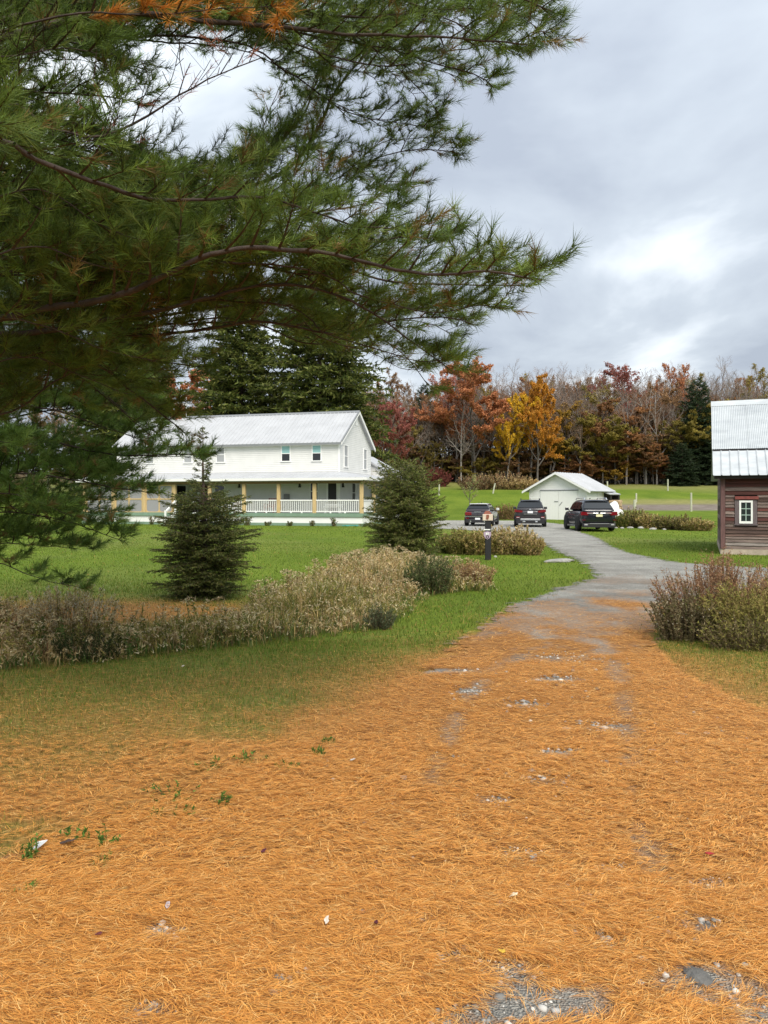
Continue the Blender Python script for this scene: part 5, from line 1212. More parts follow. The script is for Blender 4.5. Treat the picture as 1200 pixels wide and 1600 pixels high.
pine_limb(pa, [TA_(4.1)]+ip((60, 40, 3.8), (200, 25, 3.7), (330, 15, 3.65), (450, 5, 3.6)), .016, 162, .26, gap=.10, start=.66, pal=[[.50, .20, .03], [.60, .27, .05], [.42, .18, .03], [.14, .16, .03]], nn=44)
# the second pine, farther back, whose boughs hang over the lawn
pb = pine('second white pine farther left, boughs hanging low over the lawn', -6.3, 9.0, 13, .27, 2)
LIMBS_B = [
    (1.2, [(-60, 860, 8.3), (20, 885, 8.0), (80, 903, 7.9), (140, 912, 7.8)], .022, .38, .35),
    (1.7, [(-60, 800, 8.3), (20, 800, 8.1), (90, 812, 8.0), (150, 830, 7.9), (190, 845, 7.9)], .03, .62, .3),
    (1.6, [(-60, 830, 8.8), (20, 835, 8.8), (90, 850, 8.7), (150, 860, 8.6)], .03, .55, .35),
    (2.1, [(-60, 750, 8.5), (30, 745, 8.3), (110, 755, 8.2), (180, 768, 8.1), (240, 778, 8.1)], .035, .6, .28),
    (2.3, [(-60, 700, 8.5), (40, 715, 8.6), (120, 745, 8.6), (180, 760, 8.6)], .035, .6, .3),
    (2.7, [(-60, 690, 8.8), (60, 690, 8.7), (170, 712, 8.6), (260, 712, 8.5), (325, 714, 8.4)], .035, .42, .32),
    (3.0, [(-60, 640, 8.6), (60, 640, 8.6), (150, 665, 8.6), (230, 690, 8.6)], .035, .6, .3),
    (3.3, [(-60, 590, 8.4), (50, 580, 8.4), (140, 605, 8.4), (210, 655, 8.4), (250, 680, 8.4)], .04, .6, .4),
    (3.6, [(-60, 560, 8.7), (80, 550, 8.7), (180, 580, 8.7), (225, 612, 8.7)], .035, .6, .3),
    (4.0, [(-40, 500, 8.6), (100, 500, 8.6), (200, 520, 8.6), (260, 550, 8.6)], .035, .65, .3),
    (4.4, [(-40, 450, 8.8), (100, 440, 8.8), (220, 450, 8.8), (300, 480, 8.8)], .035, .7, .3),
    (4.9, [(-40, 380, 8.8), (100, 360, 8.8), (200, 370, 8.8), (280, 420, 8.8)], .035, .7, .3),
    (5.5, [(-40, 290, 8.9), (60, 280, 8.9), (140, 300, 8.9), (200, 330, 8.9)], .035, .7, .25),
    (6.1, [(-40, 200, 8.9), (50, 180, 8.9), (120, 200, 8.9), (170, 220, 8.9)], .035, .7, .25),
    (6.8, [(-40, 100, 8.9), (50, 80, 8.9), (120, 90, 8.9), (180, 110, 8.9)], .035, .7, .25),
    (7.5, [(-40, 20, 8.9), (60, 0, 8.9), (150, 10, 8.9)], .035, .7, .25),
    (1.9, [(-60, 770, 7.6), (10, 770, 7.4), (60, 785, 7.3), (110, 805, 7.3)], .03, .55, .3),
    (2.4, [(-60, 690, 7.6), (10, 690, 7.5), (60, 700, 7.4)], .03, .55, .3),
    (2.0, [(-60, 780, 9.2), (40, 790, 9.2), (120, 790, 9.1), (190, 800, 9.0)], .03, .6, .3),
    (2.9, [(-60, 660, 9.3), (60, 650, 9.3), (140, 640, 9.2), (195, 636, 9.1)], .03, .65, .3),
    (1.4, [(-60, 850, 8.4), (10, 850, 8.2), (60, 855, 8.1), (110, 860, 8.0)], .025, .5, .3),
    (3.9, [(-40, 530, 9.2), (100, 600, 9.2), (170, 612, 9.1), (215, 625, 9.0)], .035, .65, .3),
    (2.6, [(-60, 730, 8.9), (60, 735, 8.8), (140, 730, 8.7), (210, 735, 8.6)], .03, .5, .3),
]
for i, (tz, pts, r_, sec, st_) in enumerate(LIMBS_B): pine_limb(pb, [np.array([-6.3, 9.0, tz])]+ip(*pts), r_, 200+i, sec*1.35, gap=.085, start=st_*.75, nn=30, ll=.105, ww=.0062, updir=.25, pal=PINE_B)
for i, (tz, pts, r_, sec, st_) in enumerate(LIMBS_B[3:]):
    oy = rdup.uniform(-26, 22); dd = rdup.uniform(.3, 1.1); pine_limb(pb, [np.array([-6.3, 9.0, tz+.1])]+ip(*[(px-rdup.uniform(5, 30), py+oy+rdup.uniform(-6, 6), d_+dd) for px, py, d_ in pts]), r_*.8, 260+i, sec*1.3, gap=.10, start=st_*.75, nn=28, ll=.105, ww=.0066, updir=.2, pal=PINE_B)

# ------------------------------------------------------------------ broadleaf trees of the far woods
def grow_tree(seed, height, spread=.5, first=.3, levels=4, lean=0.0, kids=(6, 5, 5), crownup=.25):
    rng = rng_of(seed); A, B_, RA, RB, LV = [], [], [], [], []
    def branch(p, d, ln, r, lv):
        m = 6 if lv == 0 else 4 if lv == 1 else 3; nodes = []
        for k in range(m):
            q = p+d*(ln/m); r2 = r*(1-.62*(k+1)/m) if lv else r*(1-.72*(k+1)/m)
            A.append(p); B_.append(q); RA.append(r*(1-.62*k/m) if lv else r*(1-.72*k/m)); RB.append(r2); LV.append(lv)
            nodes.append((p, q, (k+1)/m, r2)); d = unit(d+rng.normal(0, .10 if lv == 0 else .16, 3)+np.array([0, 0, crownup*(.1 if lv == 0 else .5)])); p = q
        if lv >= levels-1: return
        n = kids[min(lv, len(kids)-1)]
        for k in range(n):
            f = (first if lv == 0 else .25)+(1-(first if lv == 0 else .25))*(k+rng.uniform(.2, 1))/n
            j = min(m-1, int(f*m)); a, b_, _, rr = nodes[j]; t_ = f*m-j; q = a+(b_-a)*min(1, max(0, t_))
            dd = unit(b_-a); th = rng.uniform(0, 6.283) if lv else k*2.4+rng.uniform(-.5, .5)
            ref = np.array([math.cos(th), math.sin(th), 0.]); o_ = unit(ref-dd*np.dot(ref, dd))
            nd = unit(dd*rng.uniform(.5, .9)+o_*rng.uniform(.55, 1.0)*(.6+spread)); 
            l2 = ln*(.52*spread/.5 if lv == 0 else .52)*(1.15-.6*f)*rng.uniform(.75, 1.2)
            branch(q, nd, l2, max(.008, rr*.75+.004), lv+1)
    branch(np.zeros(3), unit(np.array([lean, rng.normal(0, .02), 1])), height, height*.0135+.02, 0)
    return tuple(np.array(v) for v in (A, B_, RA, RB, LV))
def tree_meshes(seed, height, nleaf=0, ll=.4, lw=.3, low=0.0, pal=((1, 1, 1),), **k):
    A, B_, RA, RB, LV = grow_tree(seed, height, **k); rng = rng_of(seed+999)
    big = LV < 2; v1, f1 = frusta(A[big], B_[big], RA[big], RB[big], 5); v2, f2 = frusta(A[~big], B_[~big], np.maximum(RA[~big], .012), np.maximum(RB[~big], .010), 3)
    trunk = np_mesh('trunk', v1, f1, smooth=True); twigs = np_mesh('twig_crown', v2, f2); leaf = None
    if nleaf:
        fine = (LV >= 2) & ((A[:, 2]+B_[:, 2])/2 > low*height); P, kx, t_ = on_segments(A[fine], B_[fine], np.linalg.norm(B_[fine]-A[fine], axis=1), nleaf, rng)
        P = P+rng.normal(0, ll*.55, P.shape); D = rng.normal(0, 1, P.shape)+np.array([0, 0, -.3]); v, f = leaf_tris(P, D, ll*1.1*rng.uniform(.6, 1.3, nleaf), lw*1.3*rng.uniform(.6, 1.3, nleaf), rng)
        cl = rng.uniform(.7, 1.25, fine.sum())[kx]
        leaf = np_mesh('leaf_crown', v, f, np.repeat(pick(pal, nleaf, rng, .22)*cl[:, None], 3, 0))
    return trunk, twigs, leaf
def put_tree(name, label, meshes, loc, scale, rz, bark='grey_bark', leafmat=None, group=None, twigmat=None):
    t = thing(name, label, 'tree', loc, rz, group); t.scale = scale if isinstance(scale, tuple) else (scale,)*3
    for nm, me, mt in (('trunk', meshes[0], M[bark]), ('twig_crown', meshes[1], M[twigmat or bark]), ('leaf_crown', meshes[2], leafmat)):
        if me is None or (nm == 'leaf_crown' and leafmat is None): continue
        o = link(nm, me, t)
        if not me.materials: me.materials.append(None)
        o.material_slots[0].link = 'OBJECT'; o.material_slots[0].material = mt
        if nm != 'trunk': o['kind'] = 'stuff'
    return t
M['twig_grey'] = mat('grey_twigs', (.31, .255, .215), .95, .3, 3, objvar=.2)
M['twig_brown'] = mat('brown_twigs', (.28, .185, .13), .95, .3, 3, objvar=.2)
leafy = [tree_meshes(300+i, 15, 30000, .24, .19, .06, pal=((.9, .9, .9), (1.1, 1.1, 1.1), (.7, .7, .7)), spread=.5, first=.18, kids=(13, 6, 4)) for i in range(3)]
half = [tree_meshes(320+i, 16, 7500, .24, .18, .12, pal=((.9, .9, .9), (1.1, 1.1, 1.1), (.7, .7, .7)), spread=.42, first=.3, kids=(11, 6, 5)) for i in range(3)]
bare = [tree_meshes(340+i, 17, 0, spread=.40, first=.26, kids=(13, 7, 7), levels=4, crownup=.4) for i in range(5)]
tree_pal = {'orange': (.52, .22, .10), 'yellow': (.78, .50, .04), 'gold': (.70, .33, .045), 'rust': (.40, .20, .085), 'red': (.36, .13, .10), 'olive': (.34, .27, .06), 'pink': (.55, .24, .17), 'ochre': (.46, .29, .05), 'brown': (.34, .20, .10)}
LM = {k: leaf_mat('leaf_'+k, v, .35, .15) for k, v in tree_pal.items()}
def wood_xy(px, d): return ((px-600)/1200*d, d)
def fit(px, d, ytop, hh):
    """scale so that a tree standing at px, d reaches pixel row ytop"""
    x, y = wood_xy(px, d); z = Hs(x, y); return (x, y, z-.15), (EYE+(782-ytop)/1200*d-z)/hh
def special(name, label, px, d, ytop, meshes, hh, color=None, wide=1.0, rz=0.0, bark='grey_bark', twig='twig_brown', group='colourful trees along the wood edge'):
    loc, s = fit(px, d, ytop, hh); return put_tree(name, label, meshes, loc, (s*wide, s*wide, s), rz, bark, LM.get(color), group, twig)
special('maple_tree', 'tall orange red maple at the wood edge, right of the farmhouse', 742, 126, 592, leafy[0], 15, 'orange', 1.0, .4)
special('maple_tree', 'orange maple behind the tall orange red one, its top paler pink', 715, 131, 594, half[0], 16, 'pink', .95, 1.0)
special('maple_tree', 'bright yellow narrow tree between the orange and golden trees', 793, 123, 627, leafy[1], 15, 'yellow', .62, 2.0)
special('maple_tree', 'golden orange tree at the wood edge left above the garage', 840, 123, 622, leafy[2], 15, 'gold', .72, .3)
special('maple_tree', 'rust brown tree between the yellow and the golden tree', 818, 130, 618, half[1], 16, 'rust', .8, 1.4)
special('maple_tree', 'dark red tree just right of the farmhouse gable', 606, 118, 640, leafy[1], 15, 'red', .7, .9)
special('maple_tree', 'brownish orange tree behind the spruce, right of the farmhouse', 598, 128, 610, half[2], 16, 'brown', .8, .1)
special('maple_tree', 'red topped maple high in the woods right of the garage', 992, 136, 588, half[0], 16, 'red', 1.0, 2.2)
special('maple_tree', 'orange topped tree left of the dark hemlock', 1052, 134, 598, half[1], 16, 'orange', .7, .5)
special('maple_tree', 'orange maple seen over the farmhouse roof beside the chimney', 262, 92, 600, leafy[0], 15, 'orange', 1.0, 2.5, group='trees behind the farmhouse')
special('maple_tree', 'rusty tree behind the barn ridge right of the dark hemlock', 1115, 133, 632, half[2], 16, 'rust', .9, 1.1)
hem = spruce_meshes(18, 4.6, 33, 170, 14, 26000, .5, .17, twigs=False, droop=.22, spindle=.04, lowest=.02, full=.7, pal=[[.03, .05, .022], [.04, .065, .03], [.02, .035, .016], [.055, .075, .03]])
def dark(label, px, d, ytop, wide=1.0, rz=0.0):
    loc, s = fit(px, d, ytop, 18); return conifer('hemlock_tree', label, loc, hem, (s*wide, s*wide, s), rz, 'dark evergreens in the far woods')
dark('tall dark hemlock rising left of the barn roof', 1090, 126, 588, 1.0)
dark('broad low dark hemlock at the foot of the tall one, left of the barn', 1066, 122, 690, 1.5, 1.2)
dark('dark evergreen standing behind the barn wall, right of the tall hemlock', 1118, 124, 660, 1.2, 2.2)
dark('dark pointed evergreen behind the orange trees right of the farmhouse', 662, 134, 598, .75, .7)
dark('dark evergreen peeping out behind the orange maple tops', 722, 138, 572, .6, 2.7)
rw = random.Random(40); ORD = ['first', 'second', 'third', 'fourth', 'fifth', 'sixth', 'seventh', 'eighth', 'ninth', 'tenth'] + [a+b for a in ('', ) for b in ('eleventh', 'twelfth', 'thirteenth', 'fourteenth', 'fifteenth', 'sixteenth', 'seventeenth', 'eighteenth', 'nineteenth', 'twentieth')] + ['twenty-'+b for b in ('first', 'second', 'third', 'fourth', 'fifth', 'sixth', 'seventh', 'eighth', 'ninth')] + ['thirtieth'] + ['thirty-'+b for b in ('first', 'second', 'third', 'fourth', 'fifth', 'sixth')]
k = 0
for px in np.arange(588, 1135, 17):
    pxj = px+rw.uniform(-6, 6); d = 127+rw.uniform(-2.5, 3); m_ = rw.choice(bare); loc, s = fit(pxj, d, rw.uniform(606, 645) if pxj > 690 else rw.uniform(618, 655), 17); k += 1
    side = 'right of the farmhouse gable' if pxj < 690 else 'behind the coloured maples' if pxj < 865 else 'above the garage roof' if pxj < 960 else 'over the open meadow' if pxj < 1060 else 'beside the dark hemlock'
    put_tree('bare_tree', '%s leafless grey tree from the left along the wood edge, %s' % (ORD[k-1], side), m_, loc, (s*rw.uniform(.7, 1.0), s*rw.uniform(.7, 1.0), s), rw.uniform(0, 6), rw.choice(['grey_bark']*5+['pale_bark']), None, 'bare trees along the wood edge', rw.choice(['twig_grey', 'twig_brown']))
for row, (d0, n, yt) in enumerate(((133, 40, 611), (141, 40, 606), (151, 34, 607), (166, 30, 612))):
    for i in range(n):
        px = 570+(i+rw.uniform(-.4, .4))*(640/n); d = d0+rw.uniform(-3, 3); lf = rw.random()
        loc, s = fit(px, d, yt+rw.uniform(-8, 24)+(18 if px < 690 else 0), 16.5)
        if lf < .30: put_tree('bare_tree', 'half bare tree with thin brown leaves deep in the woods', rw.choice(half), loc, (s*.85, s*.85, s), rw.uniform(0, 6), 'grey_bark', LM[rw.choice(['brown', 'olive', 'rust', 'brown'])], 'half bare trees deep in the woods', 'twig_brown')
        else: put_tree('bare_tree', 'leafless grey tree standing deep in the woods', rw.choice(bare), loc, (s*.9, s*.9, s), rw.uniform(0, 6), 'grey_bark', None, 'bare trees deep in the woods', rw.choice(['twig_grey', 'twig_brown']))
for i in range(30):                                 # understorey
    px = 860+i*8.6+rw.uniform(-5, 5); d = 129+rw.uniform(-2, 5); loc, s = fit(px, d, rw.uniform(664, 720), 15); cn = rw.choice(['olive', 'ochre', 'brown', 'olive', 'rust', 'ochre', 'olive'])
    put_tree('understorey_tree', 'low yellowing understorey tree under the bare crowns right of the garage', rw.choice(leafy), loc, (s*1.5, s*1.5, s*1.25), rw.uniform(0, 6), 'grey_bark', leaf_mat('under_'+cn, tuple(1.0*c_ for c_ in tree_pal[cn]), .35, .2), 'understorey trees right of the garage', 'twig_brown')
for i in range(20):
    px = 592+i*12.5+rw.uniform(-5, 5); d = 128+rw.uniform(-2, 4); loc, s = fit(px, d, rw.uniform(672, 728), 15); cn = rw.choice(['brown', 'rust', 'olive', 'brown'])
    put_tree('understorey_tree', 'low brownish understorey tree under the maples left of the garage', rw.choice(half), loc, (s*1.25, s*1.25, s), rw.uniform(0, 6), 'grey_bark', leaf_mat('under_'+cn, tuple(.85*c_ for c_ in tree_pal[cn]), .35, .2), 'understorey trees left of the garage', 'twig_brown')
for i in range(46):                                 # low growth closing the foot of the woods
    px = 585+i*12+rw.uniform(-5, 5); d = 131+rw.uniform(-2, 10); loc, s = fit(px, d, rw.uniform(712, 738), 15); cn = rw.choice(['olive', 'brown', 'ochre', 'olive', 'rust'] if px > 850 else ['brown', 'rust', 'brown', 'olive'])
    put_tree('undergrowth_bush', 'low leafy bush closing the dark foot of the woods', rw.choice(leafy), (loc[0], loc[1]-3, loc[2]-s*4.5), (s*3.0, s*3.0, s*1.5), rw.uniform(0, 6), 'grey_bark', leaf_mat('bush_'+cn, tuple(.85*c_ for c_ in tree_pal[cn]), .35, .25), 'undergrowth at the foot of the woods', 'twig_brown')
for px, d, yt, cn in ((40, 95, 640, None), (110, 100, 650, None), (170, 96, 640, None), (75, 110, 620, 'brown'), (205, 105, 660, 'rust'), (330, 100, 610, 'rust')):
    loc, s = fit(px, d, yt, 16.5); put_tree('bare_tree', {40: 'leafless tree far left behind the pine boughs', 110: 'leafless tree behind the pine boughs, second from the left', 170: 'leafless tree left of the farmhouse behind the boughs', 75: 'brown leaved tree glimpsed between the pine boughs', 205: 'rusty tree glimpsed left of the chimney', 330: 'rusty tree behind the tall spruces right of the chimney'}[px], bare[1] if cn is None else half[1], loc, s, px*.1, 'grey_bark', LM.get(cn), 'trees behind the farmhouse', 'twig_grey')

# ------------------------------------------------------------------ weeds, shrubs, tall dry grass
def stems(rng, n, cx, cy, rx, ry, h0, h1, lean, gx=0.0):
    a = rng.uniform(0, 6.283, n); r = np.sqrt(rng.uniform(0, 1, n)); x = r*np.cos(a)*rx; y = r*np.sin(a)*ry
    h = rng.uniform(h0, h1, n)*(1-.35*r**2); top = np.stack([x*(1+lean)+rng.normal(0, .06, n)*h+gx*h, y*(1+lean)+rng.normal(0, .06, n)*h, h], 1); bot = np.stack([x*.75, y*.75, np.full(n, -.02)], 1)
    mid = (top+bot)/2+rng.normal(0, .03, (n, 3))*h[:, None]; return bot, mid, top
def clump(name, label, loc, rx, ry, h0, h1, nst, nlf, ll, lw, leafpal, headpal=None, nhead=0, hl=.03, hw_=.012, lean=.25, seed=0, group=None, stemcol=(.16, .10, .06), gx=0.0, low=0.0, sr=.003, cat='shrub', headspan=.7):
    rng = rng_of(seed); t = thing(name, label, cat, loc, 0, group); b_, m_, tp = stems(rng, nst, 0, 0, rx, ry, h0, h1, lean, gx)
    A = np.concatenate([b_, m_]); E = np.concatenate([m_, tp]); v, f = frusta(A, E, np.concatenate([np.full(nst, sr), np.full(nst, sr*.8)]), np.concatenate([np.full(nst, sr*.8), np.full(nst, sr*.4)]), 3)
    o = link('stem_mass', np_mesh('stem_mass', v, f, np.tile(np.array(stemcol), (len(v), 1))), t, M['dry']); o['kind'] = 'stuff'
    k = rng.integers(0, nst, nlf); u = low+(1-low)*rng.uniform(0, 1, nlf)**.85
    P = np.where((u < .5)[:, None], b_[k]+(m_[k]-b_[k])*(u*2)[:, None], m_[k]+(tp[k]-m_[k])*((u-.5)*2)[:, None]); ax = unit(tp-b_)[k]
    D = ax*.5+rng.normal(0, .55, (nlf, 3)); v, f = leaf_tris(P, D, ll*rng.uniform(.5, 1.3, nlf), lw*1.4*rng.uniform(.6, 1.3, nlf), rng); col = np.repeat(pick(leafpal, nlf, rng, .3), 3, 0)
    o = link('foliage', np_mesh('foliage', v, f, col), t, M['dry']); o['kind'] = 'stuff'
    if nhead:
        k = rng.integers(0, nst, nhead); u = headspan+(1.04-headspan)*rng.uniform(0, 1, nhead); P = m_[k]+(tp[k]-m_[k])*((u-.5)*2)[:, None]+rng.normal(0, .012, (nhead, 3))
        D = unit(tp-b_)[k]*.8+rng.normal(0, .5, (nhead, 3)); v, f = leaf_tris(P, D, hl*rng.uniform(.6, 1.3, nhead), hw_*1.4*rng.uniform(.6, 1.3, nhead), rng)
        o = link('seed_heads', np_mesh('seed_heads', v, f, np.repeat(pick(headpal, nhead, rng, .25), 3, 0)), t, M['dry']); o.name = 'flower_head_mass'; o['kind'] = 'stuff'
    return t
TAN = [[.52, .37, .16], [.40, .28, .11], [.62, .48, .25], [.27, .18, .08]]
GREYTAN = [[.60, .48, .27], [.50, .37, .19], [.70, .60, .38]]
OLIVE = [[.20, .20, .045], [.29, .27, .065], [.14, .15, .035], [.36, .30, .09]]
GREEN = [[.06, .11, .02], [.09, .15, .03], [.12, .17, .045]]
RUSS = [[.30, .16, .08], [.38, .22, .12], [.22, .11, .06], [.46, .32, .19]]
DARKB = [[.11, .09, .045], [.15, .12, .06], [.20, .155, .08], [.28, .23, .12]]
# right-hand thicket beside the driveway
clump('russet_shrub', 'russet seeding shrub right of the driveway, tallest of its thicket', (4.15, 9.6, 0), .62, .45, .55, 1.0, 260, 9000, .035, .012, RUSS+[[.16, .14, .05]], RUSS, 6500, .028, .008, .30, 61, 'thicket right of the driveway', (.15, .08, .06))
clump('russet_shrub', 'russet plume rising above the right thicket toward the barn', (4.35, 9.9, 0), .16, .16, .85, 1.12, 60, 1800, .03, .010, RUSS, RUSS, 2500, .026, .008, .2, 62, 'thicket right of the driveway', (.15, .08, .06))
clump('dark_aster', 'dark leafy aster clump with pale seed dots at the driveway edge', (3.62, 9.15, 0), .40, .32, .35, .62, 200, 8500, .035, .014, DARKB+[[.12, .12, .04]], [[.55, .50, .38], [.45, .40, .28]], 260, .018, .016, .25, 63, 'thicket right of the driveway', low=.05, headspan=.5)
clump('goldenrod_clump', 'yellow green leaning goldenrod in the thicket right of the driveway', (4.25, 9.0, 0), .45, .3, .45, .75, 190, 7000, .05, .010, [[.24, .23, .05], [.30, .27, .07], [.18, .19, .05], [.34, .28, .10]], [[.34, .28, .08], [.40, .30, .12]], 2600, .024, .007, .1, 64, 'thicket right of the driveway', gx=-.22)
clump('goldenrod_clump', 'olive weeds at the right picture edge beside the thicket', (5.05, 9.3, 0), .55, .45, .45, .8, 220, 8000, .05, .011, OLIVE+[[.28, .22, .09]], TAN, 2600, .024, .007, .15, 65, 'thicket right of the driveway', gx=-.1)
clump('dark_aster', 'dark low weeds at the foot of the right thicket', (4.15, 8.55, 0), .62, .2, .18, .42, 200, 6500, .035, .012, DARKB+OLIVE, None, 0, lean=.2, seed=66, group='thicket right of the driveway')
clump('russet_shrub', 'thin brownish weeds behind the goldenrod at the right edge', (5.3, 10.2, 0), .6, .5, .55, .95, 150, 3500, .035, .011, RUSS+OLIVE, RUSS, 2200, .026, .008, .2, 67, 'thicket right of the driveway')
# bed behind the sign post
for i, (px, d, rx, h, pal, lab, n) in enumerate(((722, 23.6, .55, .85, OLIVE+[[.26, .24, .09]], 'olive perennial clump at the left end of the flower bed', 5200), (748, 23.4, .5, .8, OLIVE+TAN[:2], 'brownish olive clump of the flower bed left of the sign post', 4800), (780, 23.5, .5, .9, TAN+OLIVE, 'tan drying clump of the flower bed right of the sign post', 5000),
                                             (806, 23.6, .55, .95, TAN+OLIVE[:2], 'pale feathery drying clump in the flower bed, tallest there', 5200), (826, 23.3, .42, .7, TAN+OLIVE[:2], 'tan clump at the right end of the flower bed', 4200), (762, 24.3, .8, .8, OLIVE, 'olive growth at the back of the flower bed', 4500), (700, 24.2, .45, .6, OLIVE+GREEN, 'low green clump left of the flower bed near the spruce', 3200))):
    clump('bed_perennial', lab, ((px-600)/1200*d, d, 0), rx, .42, h*.6, h*1.02, 130, n, .085, .024, pal, GREYTAN if i in (2, 3) else TAN, 900 if i in (2, 3) else 350, .07, .022, .2, 70+i, 'perennials of the flower bed', sr=.006)
# bed right of the black car
for i, (px, py, h, pal, lab) in enumerate(((972, 825, 1.0, OLIVE+GREEN, 'olive bush right of the black crossover in the shrub bed'), (996, 825, 1.35, DARKB+OLIVE, 'taller dark brown bush in the shrub bed behind white stones'), (1022, 826, .95, OLIVE+TAN, 'olive tan bush in the middle of the shrub bed'), (1048, 828, .9, DARKB+OLIVE, 'brown bush of the shrub bed, second from the barn'), (1078, 829, .95, OLIVE+DARKB, 'brownish bush of the shrub bed nearest the barn'), (1098, 830, .7, TAN+OLIVE, 'small tan weed clump beside the barn corner'))):
    x, d = G(px, py); clump('bed_shrub', lab, (x, d+.6, 0), .75, .5, h*.55, h, 110, 4200, .13, .04, pal, TAN, 350, .09, .03, .25, 80+i, 'shrubs of the bed left of the barn', sr=.008)
for i, (px, d, rx, h, pal, lab) in enumerate(((790, 64.5, .9, 1.5, RUSS+OLIVE, 'reddish brown bush left of the white garage'), (741, 112, 2.5, 2.4, RUSS+DARKB, 'dark red bush at the foot of the woods, left of the thicket'), (782, 113, 4.0, 3.0, RUSS+DARKB+TAN, 'large brown bramble thicket below the yellow tree'), (812, 112, 2.6, 1.9, TAN, 'tan dry growth right of the bramble thicket'), (680, 118, 2.2, 3.0, [[.22, .06, .05], [.16, .05, .04]], 'dark red bush at the wood edge behind the young spruce'))):
    x, y = wood_xy(px, d); clump('wild_bush', lab, (x, y, Hs(x, y)), rx, rx*.6, h*.5, h, 160, 4200, .30 if d > 90 else .12, .11 if d > 90 else .045, pal, None, 0, lean=.2, seed=90+i, sr=.015)
x, y = wood_xy(734, 80); put_tree('meadow_sapling', 'small pale green sapling alone in the meadow left of the garage', tree_meshes(401, 3.1, 500, .14, .06, .2, pal=((.28, .30, .10), (.34, .34, .13)), spread=.5, first=.25, kids=(8, 4), levels=3), (x, y, Hs(x, y)), 1.0, 0, 'grey_bark', M['leaf'], None, 'twig_brown')
# foundation plants
for i, x in enumerate((-5.4, -3.9, -2.4, -.85, .65, -12.6)):
    p = hw(x, PY-.5); s_ = (.55, .4, .38, .42, .65, .6)[i]
    clump('foundation_plant', ['first small dark shrub along the porch skirt from the young spruce', 'second small shrub along the porch skirt, thin and pale', 'third small shrub along the porch skirt, thin and pale', 'fourth small shrub along the porch skirt', 'fifth and bushiest small shrub along the porch skirt', 'small shrub at the porch skirt left of the steps'][i], p, .2, .18, s_*.5, s_, 14, 220, .10, .05, GREEN+DARKB, None, 0, lean=.4, seed=120+i, sr=.008, group='small shrubs along the porch skirt')
# green bush and neighbours in the weed strip
clump('green_weed_bush', 'bushy green weed standing out at the right end of the dry weed strip', (.83, 13.7, 0), .40, .3, .42, .78, 200, 7000, .055, .012, [[.07, .10, .03], [.10, .14, .045], [.14, .17, .06], [.06, .085, .03]], [[.26, .22, .12]], 500, .04, .01, .25, 131)
clump('dried_dock', 'reddish brown dried weed clump right of the green weed bush', (1.62, 14.6, 0), .48, .25, .32, .55, 190, 3000, .06, .012, RUSS+TAN[:2], RUSS+TAN, 1600, .03, .010, .1, 132)
clump('dark_green_bush', 'small dark green bush at the front of the weed strip, left side', (-3.05, 7.95, 0), .30, .22, .16, .34, 130, 4000, .035, .010, [[.05, .07, .02], [.08, .10, .03], [.035, .05, .015]], None, 0, lean=.4, seed=133)
clump('grey_green_bush', 'small grey green bush at the right front of the weed strip', (-.05, 9.85, 0), .18, .16, .16, .34, 90, 2200, .035, .009, [[.10, .13, .06], [.14, .16, .09], [.07, .09, .04]], None, 0, lean=.3, seed=134)
clump('white_goldenrod', 'faded goldenrod with whitish plumes at the left of the weed strip', (-3.55, 8.6, 0), .42, .3, .45, .78, 130, 2600, .05, .010, OLIVE+TAN, GREYTAN+[[.55, .52, .42]], 3600, .030, .009, .35, 135)
clump('white_goldenrod', 'faded goldenrod with whitish plumes, second at the left edge', (-4.35, 8.5, 0), .42, .3, .35, .6, 120, 2200, .05, .010, RUSS+TAN, GREYTAN, 2800, .030, .009, .35, 136)
# green sprigs in the near needles
for i, (px, py, h, r_, lab) in enumerate(((47, 1342, .12, .035, 'leafy green sprig beside the white paper scrap'), (168, 1322, .11, .032, 'leafy green sprig standing second from the left'), (165, 1350, .04, .04, 'low green rosette below the second sprig'), (118, 1312, .07, .045, 'small green tuft above the dark leaf'), (288, 1272, .045, .04, 'low green sprig left of the slate slab'), (243, 1276, .04, .03, 'tiny green rosette left of the low sprig'),
                                          (345, 1258, .09, .035, 'thin green sprig above the slate slab'), (498, 1178, .05, .03, 'green sprig left of the dark slate among needles'), (513, 1160, .05, .025, 'green sprig behind the dark slate among needles'), (448, 1200, .05, .045, 'green tuft in the needles left of the slate'), (390, 1190, .06, .07, 'grassy green tuft on the needle edge of the lawn'), (330, 1198, .05, .06, 'grassy green tuft left along the needle edge'), (42, 1398, .03, .03, 'small pale sprig at the near left edge'), (270, 1245, .08, .09, 'thin grass tuft behind the low sprig'))):
    x, y = G(px, py); clump('green_sprig', lab, (x, y, Hs(x, y)+.01), r_, r_, h*.5, h, 14 if h < .1 else 9, 150, .024, .008, [[.08, .17, .025], [.12, .23, .04], [.06, .12, .02]], None, 0, lean=.8, seed=150+i, sr=.0015, group='green sprigs in the needles', cat='plant')
